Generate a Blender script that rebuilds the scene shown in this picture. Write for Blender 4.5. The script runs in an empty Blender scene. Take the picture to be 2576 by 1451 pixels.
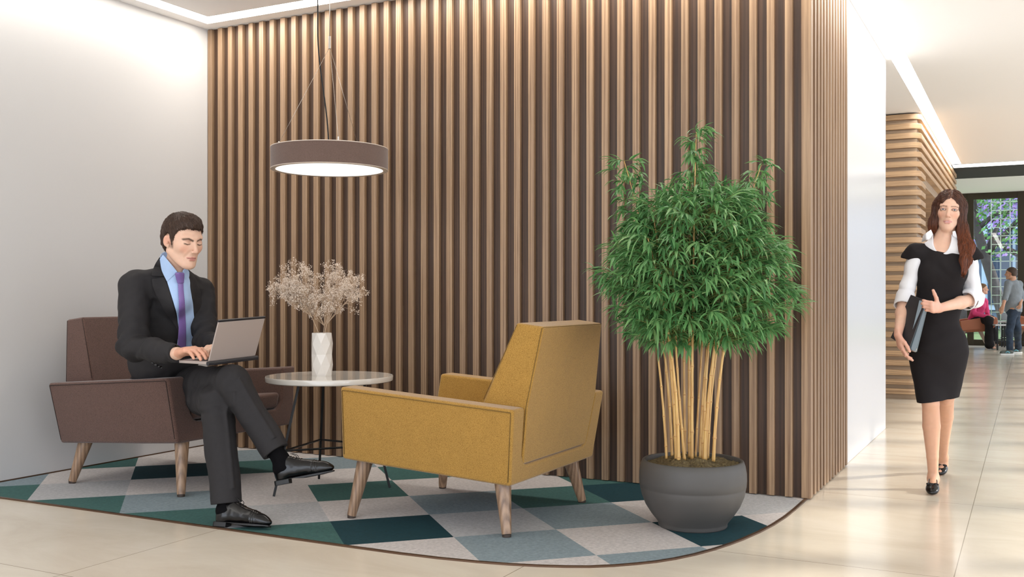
import bpy, bmesh, math, random
import numpy as np
from mathutils import Vector, Matrix, noise as mnoise
random.seed(7)
SC = bpy.context.scene
COL = SC.collection
PI = math.pi

# ------------------------------------------------------------------ camera, world, sun, large lights, exposure
CAM_H = 1.15
F_PX = 2517.0
TH = math.atan(1299.0 / 2517.0)
cam_d = bpy.data.cameras.new('camera')
cam = bpy.data.objects.new('camera', cam_d)
COL.objects.link(cam)
cam.location = (0, 0, CAM_H)
cam.rotation_euler = (PI / 2, 0, TH)
cam_d.sensor_fit = 'HORIZONTAL'
cam_d.sensor_width = 36.0
cam_d.lens = 36.0 * F_PX / 2576.0
cam_d.shift_y = (748.0 - 725.5) / 2576.0
cam_d.clip_start = 0.05
cam_d.clip_end = 200
SC.camera = cam

world = bpy.data.worlds.new('world')
SC.world = world
world.use_nodes = True
wn = world.node_tree.nodes
wl = world.node_tree.links
wbg = wn['Background']
wtc = wn.new('ShaderNodeTexCoord')
wsep = wn.new('ShaderNodeSeparateXYZ')
wramp = wn.new('ShaderNodeValToRGB')
wl.new(wtc.outputs['Generated'], wsep.inputs[0])
wl.new(wsep.outputs['Z'], wramp.inputs['Fac'])
wramp.color_ramp.elements[0].position = 0.0
wramp.color_ramp.elements[0].color = (0.62, 0.65, 0.70, 1)
wramp.color_ramp.elements[1].position = 0.5
wramp.color_ramp.elements[1].color = (0.68, 0.76, 0.90, 1)
wl.new(wramp.outputs['Color'], wbg.inputs['Color'])
wbg.inputs['Strength'].default_value = 4.1

def add_light(name, kind, loc, rot, energy, color, **kw):
    d = bpy.data.lights.new(name, kind)
    d.energy = energy
    d.color = color
    for k, v in kw.items():
        setattr(d, k, v)
    o = bpy.data.objects.new(name, d)
    COL.objects.link(o)
    o.location = loc
    o.rotation_euler = rot
    return o

# sun comes through the glazed right side of the corridor
sun_dir = Vector((-0.92, -0.36, -0.50)).normalized()
add_light('sun', 'SUN', (8, 12, 8), sun_dir.to_track_quat('-Z', 'Y').to_euler(), 3.4, (1.0, 0.93, 0.82), angle=math.radians(2.2))

SC.view_settings.view_transform = 'Standard'
SC.view_settings.look = 'None'
SC.view_settings.gamma = 1.0
SC.view_settings.exposure = 0.30
SC.view_settings.use_curve_mapping = False
STRIP = 18.0          # ceiling light line strength
PEND = 1.1

# ------------------------------------------------------------------ frame helpers (camera space metres -> room metres)
CT, ST = math.cos(TH), math.sin(TH)
def cw(px, py, D):
    X = (px - 1288.0) * D / F_PX
    return np.array([X * CT - D * ST, X * ST + D * CT, CAM_H - (py - 748.0) * D / F_PX])

# ------------------------------------------------------------------ materials
def srgb(r, g, b):
    f = lambda c: (c / 255.0 / 12.92) if c / 255.0 <= 0.04045 else ((c / 255.0 + 0.055) / 1.055) ** 2.4
    return (f(r), f(g), f(b), 1.0)

def new_mat(name):
    m = bpy.data.materials.new(name)
    m.use_nodes = True
    nt = m.node_tree
    return m, nt, nt.nodes['Principled BSDF']

def N(nt, kind, **kw):
    n = nt.nodes.new(kind)
    for k, v in kw.items():
        if k.startswith('i_'):
            n.inputs[k[2:].replace('_', ' ')].default_value = v
        else:
            setattr(n, k, v)
    return n

def ramp(nt, src, stops):
    r = nt.nodes.new('ShaderNodeValToRGB')
    while len(r.color_ramp.elements) < len(stops):
        r.color_ramp.elements.new(0.5)
    for e, (p, c) in zip(r.color_ramp.elements, stops):
        e.position = p
        e.color = c
    nt.links.new(src, r.inputs['Fac'])
    return r

def coords(nt, scale=(1, 1, 1), kind='Object'):
    tc = nt.nodes.new('ShaderNodeTexCoord')
    mp = nt.nodes.new('ShaderNodeMapping')
    mp.inputs['Scale'].default_value = scale
    nt.links.new(tc.outputs[kind], mp.inputs['Vector'])
    return mp.outputs['Vector']

def simple(name, col, rough=0.5, metal=0.0, spec=0.5, var=0.0, vscale=20, bump=0.0, bscale=200, coat=0.0, emis=None, estr=0.0):
    m, nt, b = new_mat(name)
    b.inputs['Base Color'].default_value = col
    b.inputs['Roughness'].default_value = rough
    b.inputs['Metallic'].default_value = metal
    b.inputs['Specular IOR Level'].default_value = spec
    b.inputs['Coat Weight'].default_value = coat
    if var > 0:
        v = coords(nt)
        no = N(nt, 'ShaderNodeTexNoise')
        no.inputs['Scale'].default_value = vscale
        no.inputs['Detail'].default_value = 5
        nt.links.new(v, no.inputs['Vector'])
        lo = tuple(c * (1 - var) for c in col[:3]) + (1,)
        hi = tuple(min(1, c * (1 + var)) for c in col[:3]) + (1,)
        r = ramp(nt, no.outputs['Fac'], [(0.3, lo), (0.7, hi)])
        nt.links.new(r.outputs['Color'], b.inputs['Base Color'])
    if bump > 0:
        v = coords(nt)
        no = N(nt, 'ShaderNodeTexNoise')
        no.inputs['Scale'].default_value = bscale
        no.inputs['Detail'].default_value = 3
        nt.links.new(v, no.inputs['Vector'])
        bp = N(nt, 'ShaderNodeBump')
        bp.inputs['Strength'].default_value = bump
        bp.inputs['Distance'].default_value = 0.002
        nt.links.new(no.outputs['Fac'], bp.inputs['Height'])
        nt.links.new(bp.outputs['Normal'], b.inputs['Normal'])
    if emis is not None:
        b.inputs['Emission Color'].default_value = emis
        b.inputs['Emission Strength'].default_value = estr
    return m

def wood(name, dark, light, grain=(28, 28, 1.1), rough=0.45, rnd=True, contrast=1.0):
    """grain runs along the axis with the small scale; 'rnd' reads a per-board value"""
    m, nt, b = new_mat(name)
    v = coords(nt, grain)
    if rnd:
        at = N(nt, 'ShaderNodeAttribute', attribute_name='rnd')
        mul = N(nt, 'ShaderNodeVectorMath', operation='SCALE')
        nt.links.new(at.outputs['Color'], mul.inputs[0])
        mul.inputs['Scale'].default_value = 37.0
        add = N(nt, 'ShaderNodeVectorMath', operation='ADD')
        nt.links.new(v, add.inputs[0])
        nt.links.new(mul.outputs[0], add.inputs[1])
        v = add.outputs[0]
    n1 = N(nt, 'ShaderNodeTexNoise')
    n1.inputs['Scale'].default_value = 1.0
    n1.inputs['Detail'].default_value = 4
    n1.inputs['Distortion'].default_value = 1.2
    nt.links.new(v, n1.inputs['Vector'])
    w = N(nt, 'ShaderNodeTexWave', wave_type='RINGS', rings_direction='SPHERICAL')
    w.inputs['Scale'].default_value = 0.55
    w.inputs['Distortion'].default_value = 5.0
    w.inputs['Detail'].default_value = 3
    nt.links.new(v, w.inputs['Vector'])
    n2 = N(nt, 'ShaderNodeTexNoise')
    n2.inputs['Scale'].default_value = 9.0
    n2.inputs['Detail'].default_value = 3
    nt.links.new(v, n2.inputs['Vector'])
    mx = N(nt, 'ShaderNodeMix', data_type='FLOAT')
    mx.inputs[0].default_value = 0.35
    nt.links.new(n1.outputs['Fac'], mx.inputs[2])
    nt.links.new(w.outputs['Fac'], mx.inputs[3])
    mx2 = N(nt, 'ShaderNodeMix', data_type='FLOAT')
    mx2.inputs[0].default_value = 0.25
    nt.links.new(mx.outputs[0], mx2.inputs[2])
    nt.links.new(n2.outputs['Fac'], mx2.inputs[3])
    mid = tuple((a + c) / 2 for a, c in zip(dark[:3], light[:3])) + (1,)
    lo, hi = 0.5 - 0.22 / contrast, 0.5 + 0.22 / contrast
    r = ramp(nt, mx2.outputs[0], [(lo, dark), (0.5, mid), (hi, light)])
    out = r.outputs['Color']
    if rnd:
        hs = N(nt, 'ShaderNodeHueSaturation')
        mr = N(nt, 'ShaderNodeMapRange')
        mr.inputs['To Min'].default_value = 0.86
        mr.inputs['To Max'].default_value = 1.14
        nt.links.new(at.outputs['Fac'], mr.inputs['Value'])
        nt.links.new(mr.outputs[0], hs.inputs['Value'])
        nt.links.new(out, hs.inputs['Color'])
        out = hs.outputs['Color']
    nt.links.new(out, b.inputs['Base Color'])
    b.inputs['Roughness'].default_value = rough
    bp = N(nt, 'ShaderNodeBump')
    bp.inputs['Strength'].default_value = 0.15
    bp.inputs['Distance'].default_value = 0.001
    nt.links.new(mx2.outputs[0], bp.inputs['Height'])
    nt.links.new(bp.outputs['Normal'], b.inputs['Normal'])
    return m

def fabric(name, base, hi, scale=260.0, bump=0.6, rough=0.9, sheen=0.25):
    """basket weave: two crossed waves, box-like through all three axes"""
    m, nt, b = new_mat(name)
    v = coords(nt, (1, 1, 1))
    v.node.inputs['Rotation'].default_value = (0.61, 0.52, 0.78)
    vo = N(nt, 'ShaderNodeTexVoronoi')
    vo.inputs['Scale'].default_value = scale
    vo.inputs['Randomness'].default_value = 0.55
    nt.links.new(v, vo.inputs['Vector'])
    no = N(nt, 'ShaderNodeTexNoise')
    no.inputs['Scale'].default_value = 14
    no.inputs['Detail'].default_value = 4
    nt.links.new(v, no.inputs['Vector'])
    r = ramp(nt, vo.outputs['Distance'], [(0.15, hi), (0.75, base)])
    mx = N(nt, 'ShaderNodeMix', data_type='RGBA', blend_type='MULTIPLY')
    mx.inputs[0].default_value = 0.25
    r2 = ramp(nt, no.outputs['Fac'], [(0.3, (0.75, 0.75, 0.75, 1)), (0.7, (1, 1, 1, 1))])
    nt.links.new(r.outputs['Color'], mx.inputs[6])
    nt.links.new(r2.outputs['Color'], mx.inputs[7])
    nt.links.new(mx.outputs[2], b.inputs['Base Color'])
    b.inputs['Roughness'].default_value = rough
    b.inputs['Specular IOR Level'].default_value = 0.2
    b.inputs['Sheen Weight'].default_value = sheen
    b.inputs['Sheen Roughness'].default_value = 0.5
    inv = N(nt, 'ShaderNodeMath', operation='MULTIPLY')
    inv.inputs[1].default_value = -1.0
    nt.links.new(vo.outputs['Distance'], inv.inputs[0])
    bp = N(nt, 'ShaderNodeBump')
    bp.inputs['Strength'].default_value = bump
    bp.inputs['Distance'].default_value = 0.0015
    nt.links.new(inv.outputs[0], bp.inputs['Height'])
    nt.links.new(bp.outputs['Normal'], b.inputs['Normal'])
    return m

M = {}
M['wall'] = simple('wall_paint', srgb(200, 198, 196), 0.75, bump=0.08, bscale=60)
M['white_wall'] = simple('white_gloss_wall', srgb(232, 232, 234), 0.22, bump=0.03, bscale=3)
M['ceiling'] = simple('ceiling_paint', srgb(243, 241, 238), 0.8)
M['strip'] = simple('light_line', (1, 1, 1, 1), 0.5, emis=(1.0, 0.95, 0.88, 1), estr=STRIP)
M['strip_soft'] = simple('light_line_left_wall', (1, 1, 1, 1), 0.5, emis=(1.0, 0.96, 0.90, 1), estr=STRIP * 0.55)
M['strip_cool'] = simple('light_line_corridor', (1, 1, 1, 1), 0.5, emis=(1.0, 0.97, 0.93, 1), estr=STRIP * 0.75)
M['slat'] = wood('oak_slats', srgb(120, 92, 69), srgb(176, 146, 115), (75, 75, 1.3), 0.42)
M['slat_back'] = wood('oak_backing', srgb(54, 37, 26), srgb(88, 64, 47), (60, 60, 1.2), 0.5, rnd=False)
M['bar'] = wood('oak_bars', srgb(150, 118, 88), srgb(204, 170, 130), (1.6, 1.6, 45), 0.45)
M['bar_back'] = wood('oak_bar_backing', srgb(148, 126, 102), srgb(182, 158, 132), (1.5, 1.5, 18), 0.5, rnd=False)
M['niche'] = wood('golden_oak_panel', srgb(176, 132, 84), srgb(206, 164, 112), (2, 2, 14), 0.4, rnd=False)
M['steel'] = simple('brushed_steel', srgb(196, 188, 178), 0.3, metal=0.9)
M['trim_brown'] = simple('bronze_trim', srgb(96, 72, 54), 0.35, metal=0.6)
M['black'] = simple('black_metal', srgb(22, 22, 23), 0.45, metal=0.3)
M['black_paint'] = simple('black_paint', srgb(22, 22, 24), 0.7)
M['frame'] = simple('window_frame_bronze', srgb(58, 50, 34), 0.5, metal=0.2)

def floor_mat():
    m, nt, b = new_mat('porcelain_floor')
    v = coords(nt, (1, 1, 1))
    mp = N(nt, 'ShaderNodeMapping')
    mp.inputs['Location'].default_value = (0.272, -2.83 + 1.635 * 4, 0)
    nt.links.new(v, mp.inputs['Vector'])
    br = N(nt, 'ShaderNodeTexBrick')
    br.offset = 0.0
    br.squash = 1.0
    br.inputs['Scale'].default_value = 1.0
    br.inputs['Brick Width'].default_value = 1.647
    br.inputs['Row Height'].default_value = 1.635
    br.inputs['Mortar Size'].default_value = 0.0022
    br.inputs['Mortar Smooth'].default_value = 0.1
    br.inputs['Bias'].default_value = 0.0
    br.inputs['Color1'].default_value = (0.97, 0.97, 0.97, 1)
    br.inputs['Color2'].default_value = (1.0, 1.0, 1.0, 1)
    br.inputs['Mortar'].default_value = (0.45, 0.42, 0.38, 1)
    nt.links.new(mp.outputs[0], br.inputs['Vector'])
    v2 = coords(nt, (0.8, 1.6, 1))
    no = N(nt, 'ShaderNodeTexNoise')
    no.inputs['Scale'].default_value = 1.6
    no.inputs['Detail'].default_value = 8
    no.inputs['Roughness'].default_value = 0.65
    no.inputs['Distortion'].default_value = 0.8
    nt.links.new(v2, no.inputs['Vector'])
    r = ramp(nt, no.outputs['Fac'], [(0.3, srgb(208, 196, 178)), (0.55, srgb(218, 208, 191)), (0.75, srgb(224, 215, 200))])
    mx = N(nt, 'ShaderNodeMix', data_type='RGBA', blend_type='MULTIPLY')
    mx.inputs[0].default_value = 1.0
    nt.links.new(r.outputs['Color'], mx.inputs[6])
    nt.links.new(br.outputs['Color'], mx.inputs[7])
    nt.links.new(mx.outputs[2], b.inputs['Base Color'])
    b.inputs['Roughness'].default_value = 0.17
    b.inputs['Specular IOR Level'].default_value = 0.55
    return m
M['floor'] = floor_mat()

def carpet_mat(name, col):
    m, nt, b = new_mat(name)
    v = coords(nt)
    no = N(nt, 'ShaderNodeTexNoise')
    no.inputs['Scale'].default_value = 60
    no.inputs['Detail'].default_value = 8
    no.inputs['Roughness'].default_value = 0.7
    nt.links.new(v, no.inputs['Vector'])
    lo = tuple(c * 0.78 for c in col[:3]) + (1,)
    hi = tuple(min(1, c * 1.2) for c in col[:3]) + (1,)
    r = ramp(nt, no.outputs['Fac'], [(0.3, lo), (0.7, hi)])
    nt.links.new(r.outputs['Color'], b.inputs['Base Color'])
    b.inputs['Roughness'].default_value = 0.85
    b.inputs['Specular IOR Level'].default_value = 0.25
    n2 = N(nt, 'ShaderNodeTexNoise')
    n2.inputs['Scale'].default_value = 500
    nt.links.new(v, n2.inputs['Vector'])
    bp = N(nt, 'ShaderNodeBump')
    bp.inputs['Strength'].default_value = 0.4
    bp.inputs['Distance'].default_value = 0.002
    nt.links.new(n2.outputs['Fac'], bp.inputs['Height'])
    nt.links.new(bp.outputs['Normal'], b.inputs['Normal'])
    return m
CARPET = {
    'L': carpet_mat('carpet_warm_grey', srgb(194, 188, 185)),
    'M': carpet_mat('carpet_light_grey', srgb(174, 174, 175)),
    'B': carpet_mat('carpet_blue_grey', srgb(130, 144, 150)),
    'T': carpet_mat('carpet_teal', srgb(62, 98, 94)),
    'D': carpet_mat('carpet_dark_teal', srgb(22, 58, 66)),
}

# ------------------------------------------------------------------ mesh helpers
class MB:
    """collects shapes, builds them as ONE mesh object"""
    def __init__(self):
        self.v, self.f, self.mi, self.r = [], [], [], []
        self.cur = 0
        self.rv = 0.5
    def _add(self, vs, fs):
        o = len(self.v)
        self.v += [tuple(map(float, p)) for p in vs]
        for f in fs:
            self.f.append([i + o for i in f])
            self.mi.append(self.cur)
            self.r.append(self.rv)
    def hexa(self, p):
        """8 corners: bottom 4 ccw, top 4 ccw"""
        self._add(p, [(3, 2, 1, 0), (4, 5, 6, 7), (0, 1, 5, 4), (1, 2, 6, 5), (2, 3, 7, 6), (3, 0, 4, 7)])
    def box(self, x0, x1, y0, y1, z0, z1):
        self.hexa([(x0, y0, z0), (x1, y0, z0), (x1, y1, z0), (x0, y1, z0), (x0, y0, z1), (x1, y0, z1), (x1, y1, z1), (x0, y1, z1)])
    def quad(self, a, b, c, d):
        self._add([a, b, c, d], [(0, 1, 2, 3)])
    def loft(self, rings, closed=True, caps=True):
        n = len(rings[0])
        vs = [p for r in rings for p in r]
        fs = []
        for i in range(len(rings) - 1):
            for j in range(n if closed else n - 1):
                k = (j + 1) % n
                fs.append((i * n + j, i * n + k, (i + 1) * n + k, (i + 1) * n + j))
        if caps and closed:
            fs.append(tuple(range(n))[::-1])
            fs.append(tuple((len(rings) - 1) * n + j for j in range(n)))
        self._add(vs, fs)
    def tube(self, pts, rad, n=8, caps=True):
        pts = [Vector(p) for p in pts]
        if not hasattr(rad, '__len__'):
            rad = [rad] * len(pts)
        rings = []
        up = None
        for i, p in enumerate(pts):
            t = (pts[min(i + 1, len(pts) - 1)] - pts[max(i - 1, 0)])
            if t.length < 1e-9:
                t = Vector((0, 0, 1))
            t.normalize()
            if up is None:
                up = Vector((0, 0, 1)) if abs(t.z) < 0.9 else Vector((1, 0, 0))
            a = t.cross(up).normalized()
            bb = a.cross(t).normalized()
            up = bb
            rings.append([p + (a * math.cos(2 * PI * k / n) + bb * math.sin(2 * PI * k / n)) * rad[i] for k in range(n)])
        self.loft(rings, True, caps)
    def lathe(self, prof, n=48, c=(0, 0, 0), caps=True):
        rings = [[(c[0] + r * math.cos(2 * PI * k / n), c[1] + r * math.sin(2 * PI * k / n), c[2] + z) for k in range(n)] for r, z in prof]
        self.loft(rings, True, caps)
    def prism(self, poly, z0, z1):
        self.loft([[(x, y, z0) for x, y in poly], [(x, y, z1) for x, y in poly]])
    def build(self, name, mats, parent=None, smooth=False, bevel=0, seg=3, loc=None, rnd=False, sub=0, angle=None):
        me = bpy.data.meshes.new(name)
        me.from_pydata(self.v, [], self.f)
        if not isinstance(mats, (list, tuple)):
            mats = [mats]
        for m in mats:
            me.materials.append(m)
        if len(mats) > 1:
            me.polygons.foreach_set('material_index', self.mi)
        if rnd:
            a = me.color_attributes.new('rnd', 'FLOAT_COLOR', 'CORNER')
            vals = []
            for p, r in zip(me.polygons, self.r):
                for _ in range(p.loop_total):
                    vals += [r, (r * 7.13) % 1.0, (r * 3.37) % 1.0, 1.0]
            a.data.foreach_set('color', vals)
        if smooth:
            me.polygons.foreach_set('use_smooth', [True] * len(me.polygons))
        me.update()
        bm = bmesh.new()
        bm.from_mesh(me)
        bmesh.ops.recalc_face_normals(bm, faces=bm.faces)
        bm.to_mesh(me)
        bm.free()
        if smooth and angle is not None:
            me.set_sharp_from_angle(angle=math.radians(angle))
        o = bpy.data.objects.new(name, me)
        COL.objects.link(o)
        if parent is not None:
            o.parent = parent
        if loc is not None:
            o.location = loc
        if bevel:
            md = o.modifiers.new('bevel', 'BEVEL')
            md.width = bevel
            md.segments = seg
            md.limit_method = 'ANGLE'
            md.angle_limit = math.radians(28)
            md.harden_normals = False
            me.polygons.foreach_set('use_smooth', [True] * len(me.polygons))
            md2 = o.modifiers.new('wn', 'WEIGHTED_NORMAL')
            md2.keep_sharp = True
        if sub:
            md = o.modifiers.new('sub', 'SUBSURF')
            md.levels = sub
            md.render_levels = sub
        return o

def tag(o, label=None, cat=None, group=None, kind=None):
    if label: o['label'] = label
    if cat: o['category'] = cat
    if group: o['group'] = group
    if kind: o['kind'] = kind
    return o

def empty(name, loc, label, cat, group=None, rz=0.0):
    o = bpy.data.objects.new(name, None)
    o.empty_display_size = 0.1
    COL.objects.link(o)
    o.location = loc
    o.rotation_euler = (0, 0, rz)
    return tag(o, label, cat, group)

def struct(o):
    o['kind'] = 'structure'
    return o
# ------------------------------------------------------------------ room shell
CEIL = 3.23
XL, YB = -5.668, 5.85          # left wall, backing plane of the slat wall
XR = 4.3                       # glazed right side of the corridor (outside the frame)
b = MB(); b.box(-9.0, 6.0, -3.0, 26.5, -0.12, 0.0); struct(b.build('floor', M['floor']))
b = MB(); b.box(XL - 0.15, XL, -3.0, YB, 0.0, CEIL + 0.12); struct(b.build('wall_left', M['wall']))
b = MB(); b.box(XL, XL + 0.006, -3.0, YB - 0.03, 0.0, 0.012); struct(b.build('baseboard_left', M['trim_brown']))

# slat wall: backing block and vertical slats (face y = 5.82, return face x = -1.096)
b = MB(); b.box(XL, -1.128, YB, YB + 0.25, 0.0, CEIL); b.box(-1.5, -1.128, YB + 0.25, 7.13, 0.0, CEIL)
struct(b.build('wall_back', M['slat_back']))
b = MB()
rr = random.Random(3)
for k in range(44):
    x0 = -1.243 - 0.1028 * k
    if x0 < XL + 0.002: break
    b.rv = rr.random(); b.box(x0, x0 + 0.043, 5.82, YB + 0.002, 0.008, CEIL - 0.004)
b.rv = 0.55; b.box(-1.15, -1.096, 5.82, YB + 0.03, 0.008, CEIL - 0.004)
y = 5.955
while y < 7.10:
    b.rv = rr.random(); b.box(-1.130, -1.098, y, y + 0.043, 0.008, CEIL - 0.004); y += 0.1028
o = b.build('wall_back_slats', M['slat'], rnd=True, bevel=0.002, seg=1)
o.name = 'trim_1'; struct(o)
# white glossy wall beyond the slat return
b = MB(); b.box(-6.0, -1.11, 7.13, 9.29, 0.0, CEIL)
struct(b.build('wall_corridor', M['white_wall'], bevel=0.008))

# ceiling: lounge field, soffit bands along the walls, light lines recessed between
SW, SI = 0.12, 0.14            # soffit band and light line widths
xa, xb = XL + SW, XL + SW + SI                 # line along the left wall
ya, yb = 5.82 - SW, 5.82 - SW - SI             # line along the slat wall
xc, xd = -1.065, -0.93                         # line along the corridor wall
yfar = 17.1
b = MB()
b.box(-9, xa, -3, 26.5, CEIL, CEIL + 0.12)                    # left band
b.box(xa, xc, ya, yfar, CEIL, CEIL + 0.12)                    # band behind the lounge line
b.box(xb, XR + 0.25, -3, yb, CEIL, CEIL + 0.12)                       # main field, lounge side
b.box(xd, XR + 0.25, yb, yfar, CEIL, CEIL + 0.12)                     # main field, corridor side
struct(b.build('ceiling', M['ceiling']))
b = MB(); b.box(-9, XL - 0.02, 12.0, 17.0, CEIL, CEIL + .1)
e = CEIL + 0.008
b = MB(); b.quad((xa, -3, e), (xa, ya, e), (xb, yb, e), (xb, -3, e)); struct(b.build('trim_8', M['strip_soft']))
b = MB(); b.quad((xa, ya, e), (xc, ya, e), (xc, yb, e), (xb, yb, e))
struct(b.build('trim_2', M['strip']))
b = MB(); b.quad((xc, yb, e), (xc, yfar, e), (xd, yfar, e), (xd, yb, e))
struct(b.build('trim_3', M['strip_cool']))
b = MB(); b.quad((-1.065, yfar, e - 0.012), (-1.065, yfar + 0.42, e - 0.012), (6, yfar + 0.42, e - 0.012), (6, yfar, e - 0.012))
struct(b.build('trim_4', simple('end_light_line', (1, 1, 1, 1), 0.5, emis=(1, 0.98, 0.95, 1), estr=1.6)))
# black beam at the end of the low ceiling, then the higher ceiling by the far windows
b = MB(); b.box(-7, 6, yfar + 0.42, yfar + 2.1, CEIL - 0.0, 3.75); struct(b.build('trim_5', M['black_paint']))
b = MB(); b.box(-7, 6, yfar + 2.1, 26.6, 3.65, 3.75); struct(b.build('ceiling.001', M['ceiling']))
b = MB(); b.box(-6.2, -6.0, 9.2, 26.5, 0, 3.7); struct(b.build('wall_side', M['wall']))
b = MB(); b.box(-6.0, -5.9, 9.2, 12.4, 0, 3.23); struct(b.build('wall_recess', M['wall']))

# timber volume with horizontal bars wrapping a rounded corner
VX, VY0, VY1 = -1.07, 12.04, 18.3
b = MB(); b.box(-6.0, VX - 0.045, VY0 + 0.045, VY0 + 0.55, 0, CEIL - 0.01); b.box(-6.0, -1.75, VY0 + 0.55, VY1, 0, CEIL - 0.01)
b.box(-1.75, VX - 0.07, VY0 + 0.55, VY1, 2.52, CEIL - 0.01); b.box(-1.75, VX - 0.07, VY1 - 0.35, VY1, 0, 2.52)
struct(b.build('wall_timber', M['bar_back']))
b = MB(); b.box(-1.752, -1.735, VY0 + 0.55, VY1 - 0.35, 0.0, 2.52); struct(b.build('wall_niche', M['niche']))
b = MB()
def bar_path(y_end, r=0.13):
    out = [(-6.0, VY0)]
    for k in range(7):
        a = -PI / 2 + k / 6 * PI / 2
        out.append((VX - r + r * math.cos(a), VY0 + r + r * math.sin(a)))
    out.append((VX, y_end))
    inner = []
    for (x, yy), nrm in zip(out, [(0, 1)] + [(-math.cos(-PI / 2 + k / 6 * PI / 2), -math.sin(-PI / 2 + k / 6 * PI / 2)) for k in range(7)] + [(-1, 0)]):
        inner.append((x + nrm[0] * 0.09, yy + nrm[1] * 0.09))
    return out + inner[::-1]
nb = 30
pitch = (CEIL - 0.03) / nb
for k in range(nb):
    z1 = CEIL - 0.015 - k * pitch
    b.rv = rr.random()
    b.prism(bar_path(VY1 + 0.05 if k < 6 else VY0 + 0.62), z1 - pitch * 0.58, z1)
struct(b.build('trim_6', M['bar'], rnd=True, bevel=0.004, seg=1))
# niche floor inset with bronze edge
b = MB(); b.box(-1.735, -0.945, VY0 + 0.8, 17.2, 0.0, 0.006); tag(b.build('floor_mat', CARPET['M']), 'grey floor inset beside the timber corridor wall', 'mat')
fm = bpy.data.objects['floor_mat']
b = MB(); b.box(-0.945, -0.915, VY0 + 0.8, 17.23, 0.0, 0.01); b.box(-1.73, -0.945, 17.2, 17.23, 0, 0.01); b.build('edge_trim', M['trim_brown'], fm)

# lounge carpet, clipped into its diamond tiles
edge = [(-5.668, 3.742), (-2.95, 3.742), (-2.5, 3.745), (-2.3, 3.757), (-2.12, 3.780), (-1.98, 3.808), (-1.862, 3.842), (-1.75, 3.885), (-1.659, 3.93),
        (-1.57, 3.995), (-1.497, 4.065), (-1.43, 4.14), (-1.373, 4.226), (-1.315, 4.34), (-1.265, 4.469), (-1.228, 4.59), (-1.197, 4.715), (-1.162, 4.9), (-1.137, 5.09),
        (-1.122, 5.3), (-1.117, 5.5), (-1.116, 5.835)]
inner = []
for i, p in enumerate(edge):
    a = Vector(edge[max(i - 1, 0)]); c = Vector(edge[min(i + 1, len(edge) - 1)])
    t = (c - a).normalized(); n = Vector((-t.y, t.x))
    inner.append(Vector(p) + n * 0.017)
inner[0].x = -5.668
tiles = {(-1, 0): 'T', (0, 0): 'D', (1, 0): 'M', (2, 0): 'B', (3, 0): 'L', (4, 0): 'M', (5, 0): 'L',
         (0, -1): 'L', (1, -1): 'B', (2, -1): 'L', (3, -1): 'D', (4, -1): 'L', (1, -2): 'L', (2, -2): 'B', (3, -2): 'L',
         (-2, 1): 'T', (-1, 1): 'M', (0, 1): 'L', (1, 1): 'B', (2, 1): 'T', (3, 1): 'D', (4, 1): 'M',
         (-3, 2): 'T', (-2, 2): 'B', (-1, 2): 'L', (0, 2): 'T', (1, 2): 'L', (2, 2): 'L', (3, 2): 'T',
         (-4, 3): 'T', (-3, 3): 'M', (-2, 3): 'L', (-1, 3): 'L', (0, 3): 'L', (1, 3): 'T', (2, 3): 'L', (3, 3): 'T',
         (-4, 4): 'B', (-3, 4): 'L', (-2, 4): 'D', (-1, 4): 'T', (0, 4): 'B', (1, 4): 'L',
         (-4, 5): 'M', (-3, 5): 'T', (-2, 5): 'L', (-1, 5): 'B', (0, 5): 'L'}
bm = bmesh.new()
poly = [bm.verts.new((p.x, p.y, 0.004)) for p in inner] + [bm.verts.new((-5.668, YB, 0.004))]
# back corner on the right closes against the slat wall
poly.insert(len(inner), bm.verts.new((-1.14, YB, 0.004)))
bm.faces.new(poly)
for i in range(-6, 8):
    for nrm, off in (((1, 1, 0), 0.947), ((-1, 1, 0), 6.568)):
        g = bm.verts[:] + bm.edges[:] + bm.faces[:]
        c0 = off + 0.7355 * i
        n = Vector(nrm)
        bmesh.ops.bisect_plane(bm, geom=g, plane_co=n * (c0 / 2), plane_no=n, dist=1e-5)
kinds = 'LMBTD'
for f in bm.faces:
    c = f.calc_center_median()
    key = (math.floor((c.x + c.y - 0.947) / 0.7355), math.floor((c.y - c.x - 6.568) / 0.7355))
    f.material_index = kinds.index(tiles.get(key, 'L'))
    if f.normal.z < 0: f.normal_flip()
me = bpy.data.meshes.new('carpet')
bm.to_mesh(me); bm.free()
for k in kinds: me.materials.append(CARPET[k])
o = bpy.data.objects.new('carpet', me); COL.objects.link(o)
tag(o, 'lounge carpet of grey and teal diamond tiles with a curved edge', 'carpet')
b = MB()
for i in range(len(edge) - 1):
    a, c = edge[i], edge[i + 1]; ai, ci = inner[i], inner[i + 1]
    b.prism([a, c, (ci.x, ci.y), (ai.x, ai.y)], 0.0, 0.0075)
struct(b.build('trim_7', M['trim_brown']))

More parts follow.
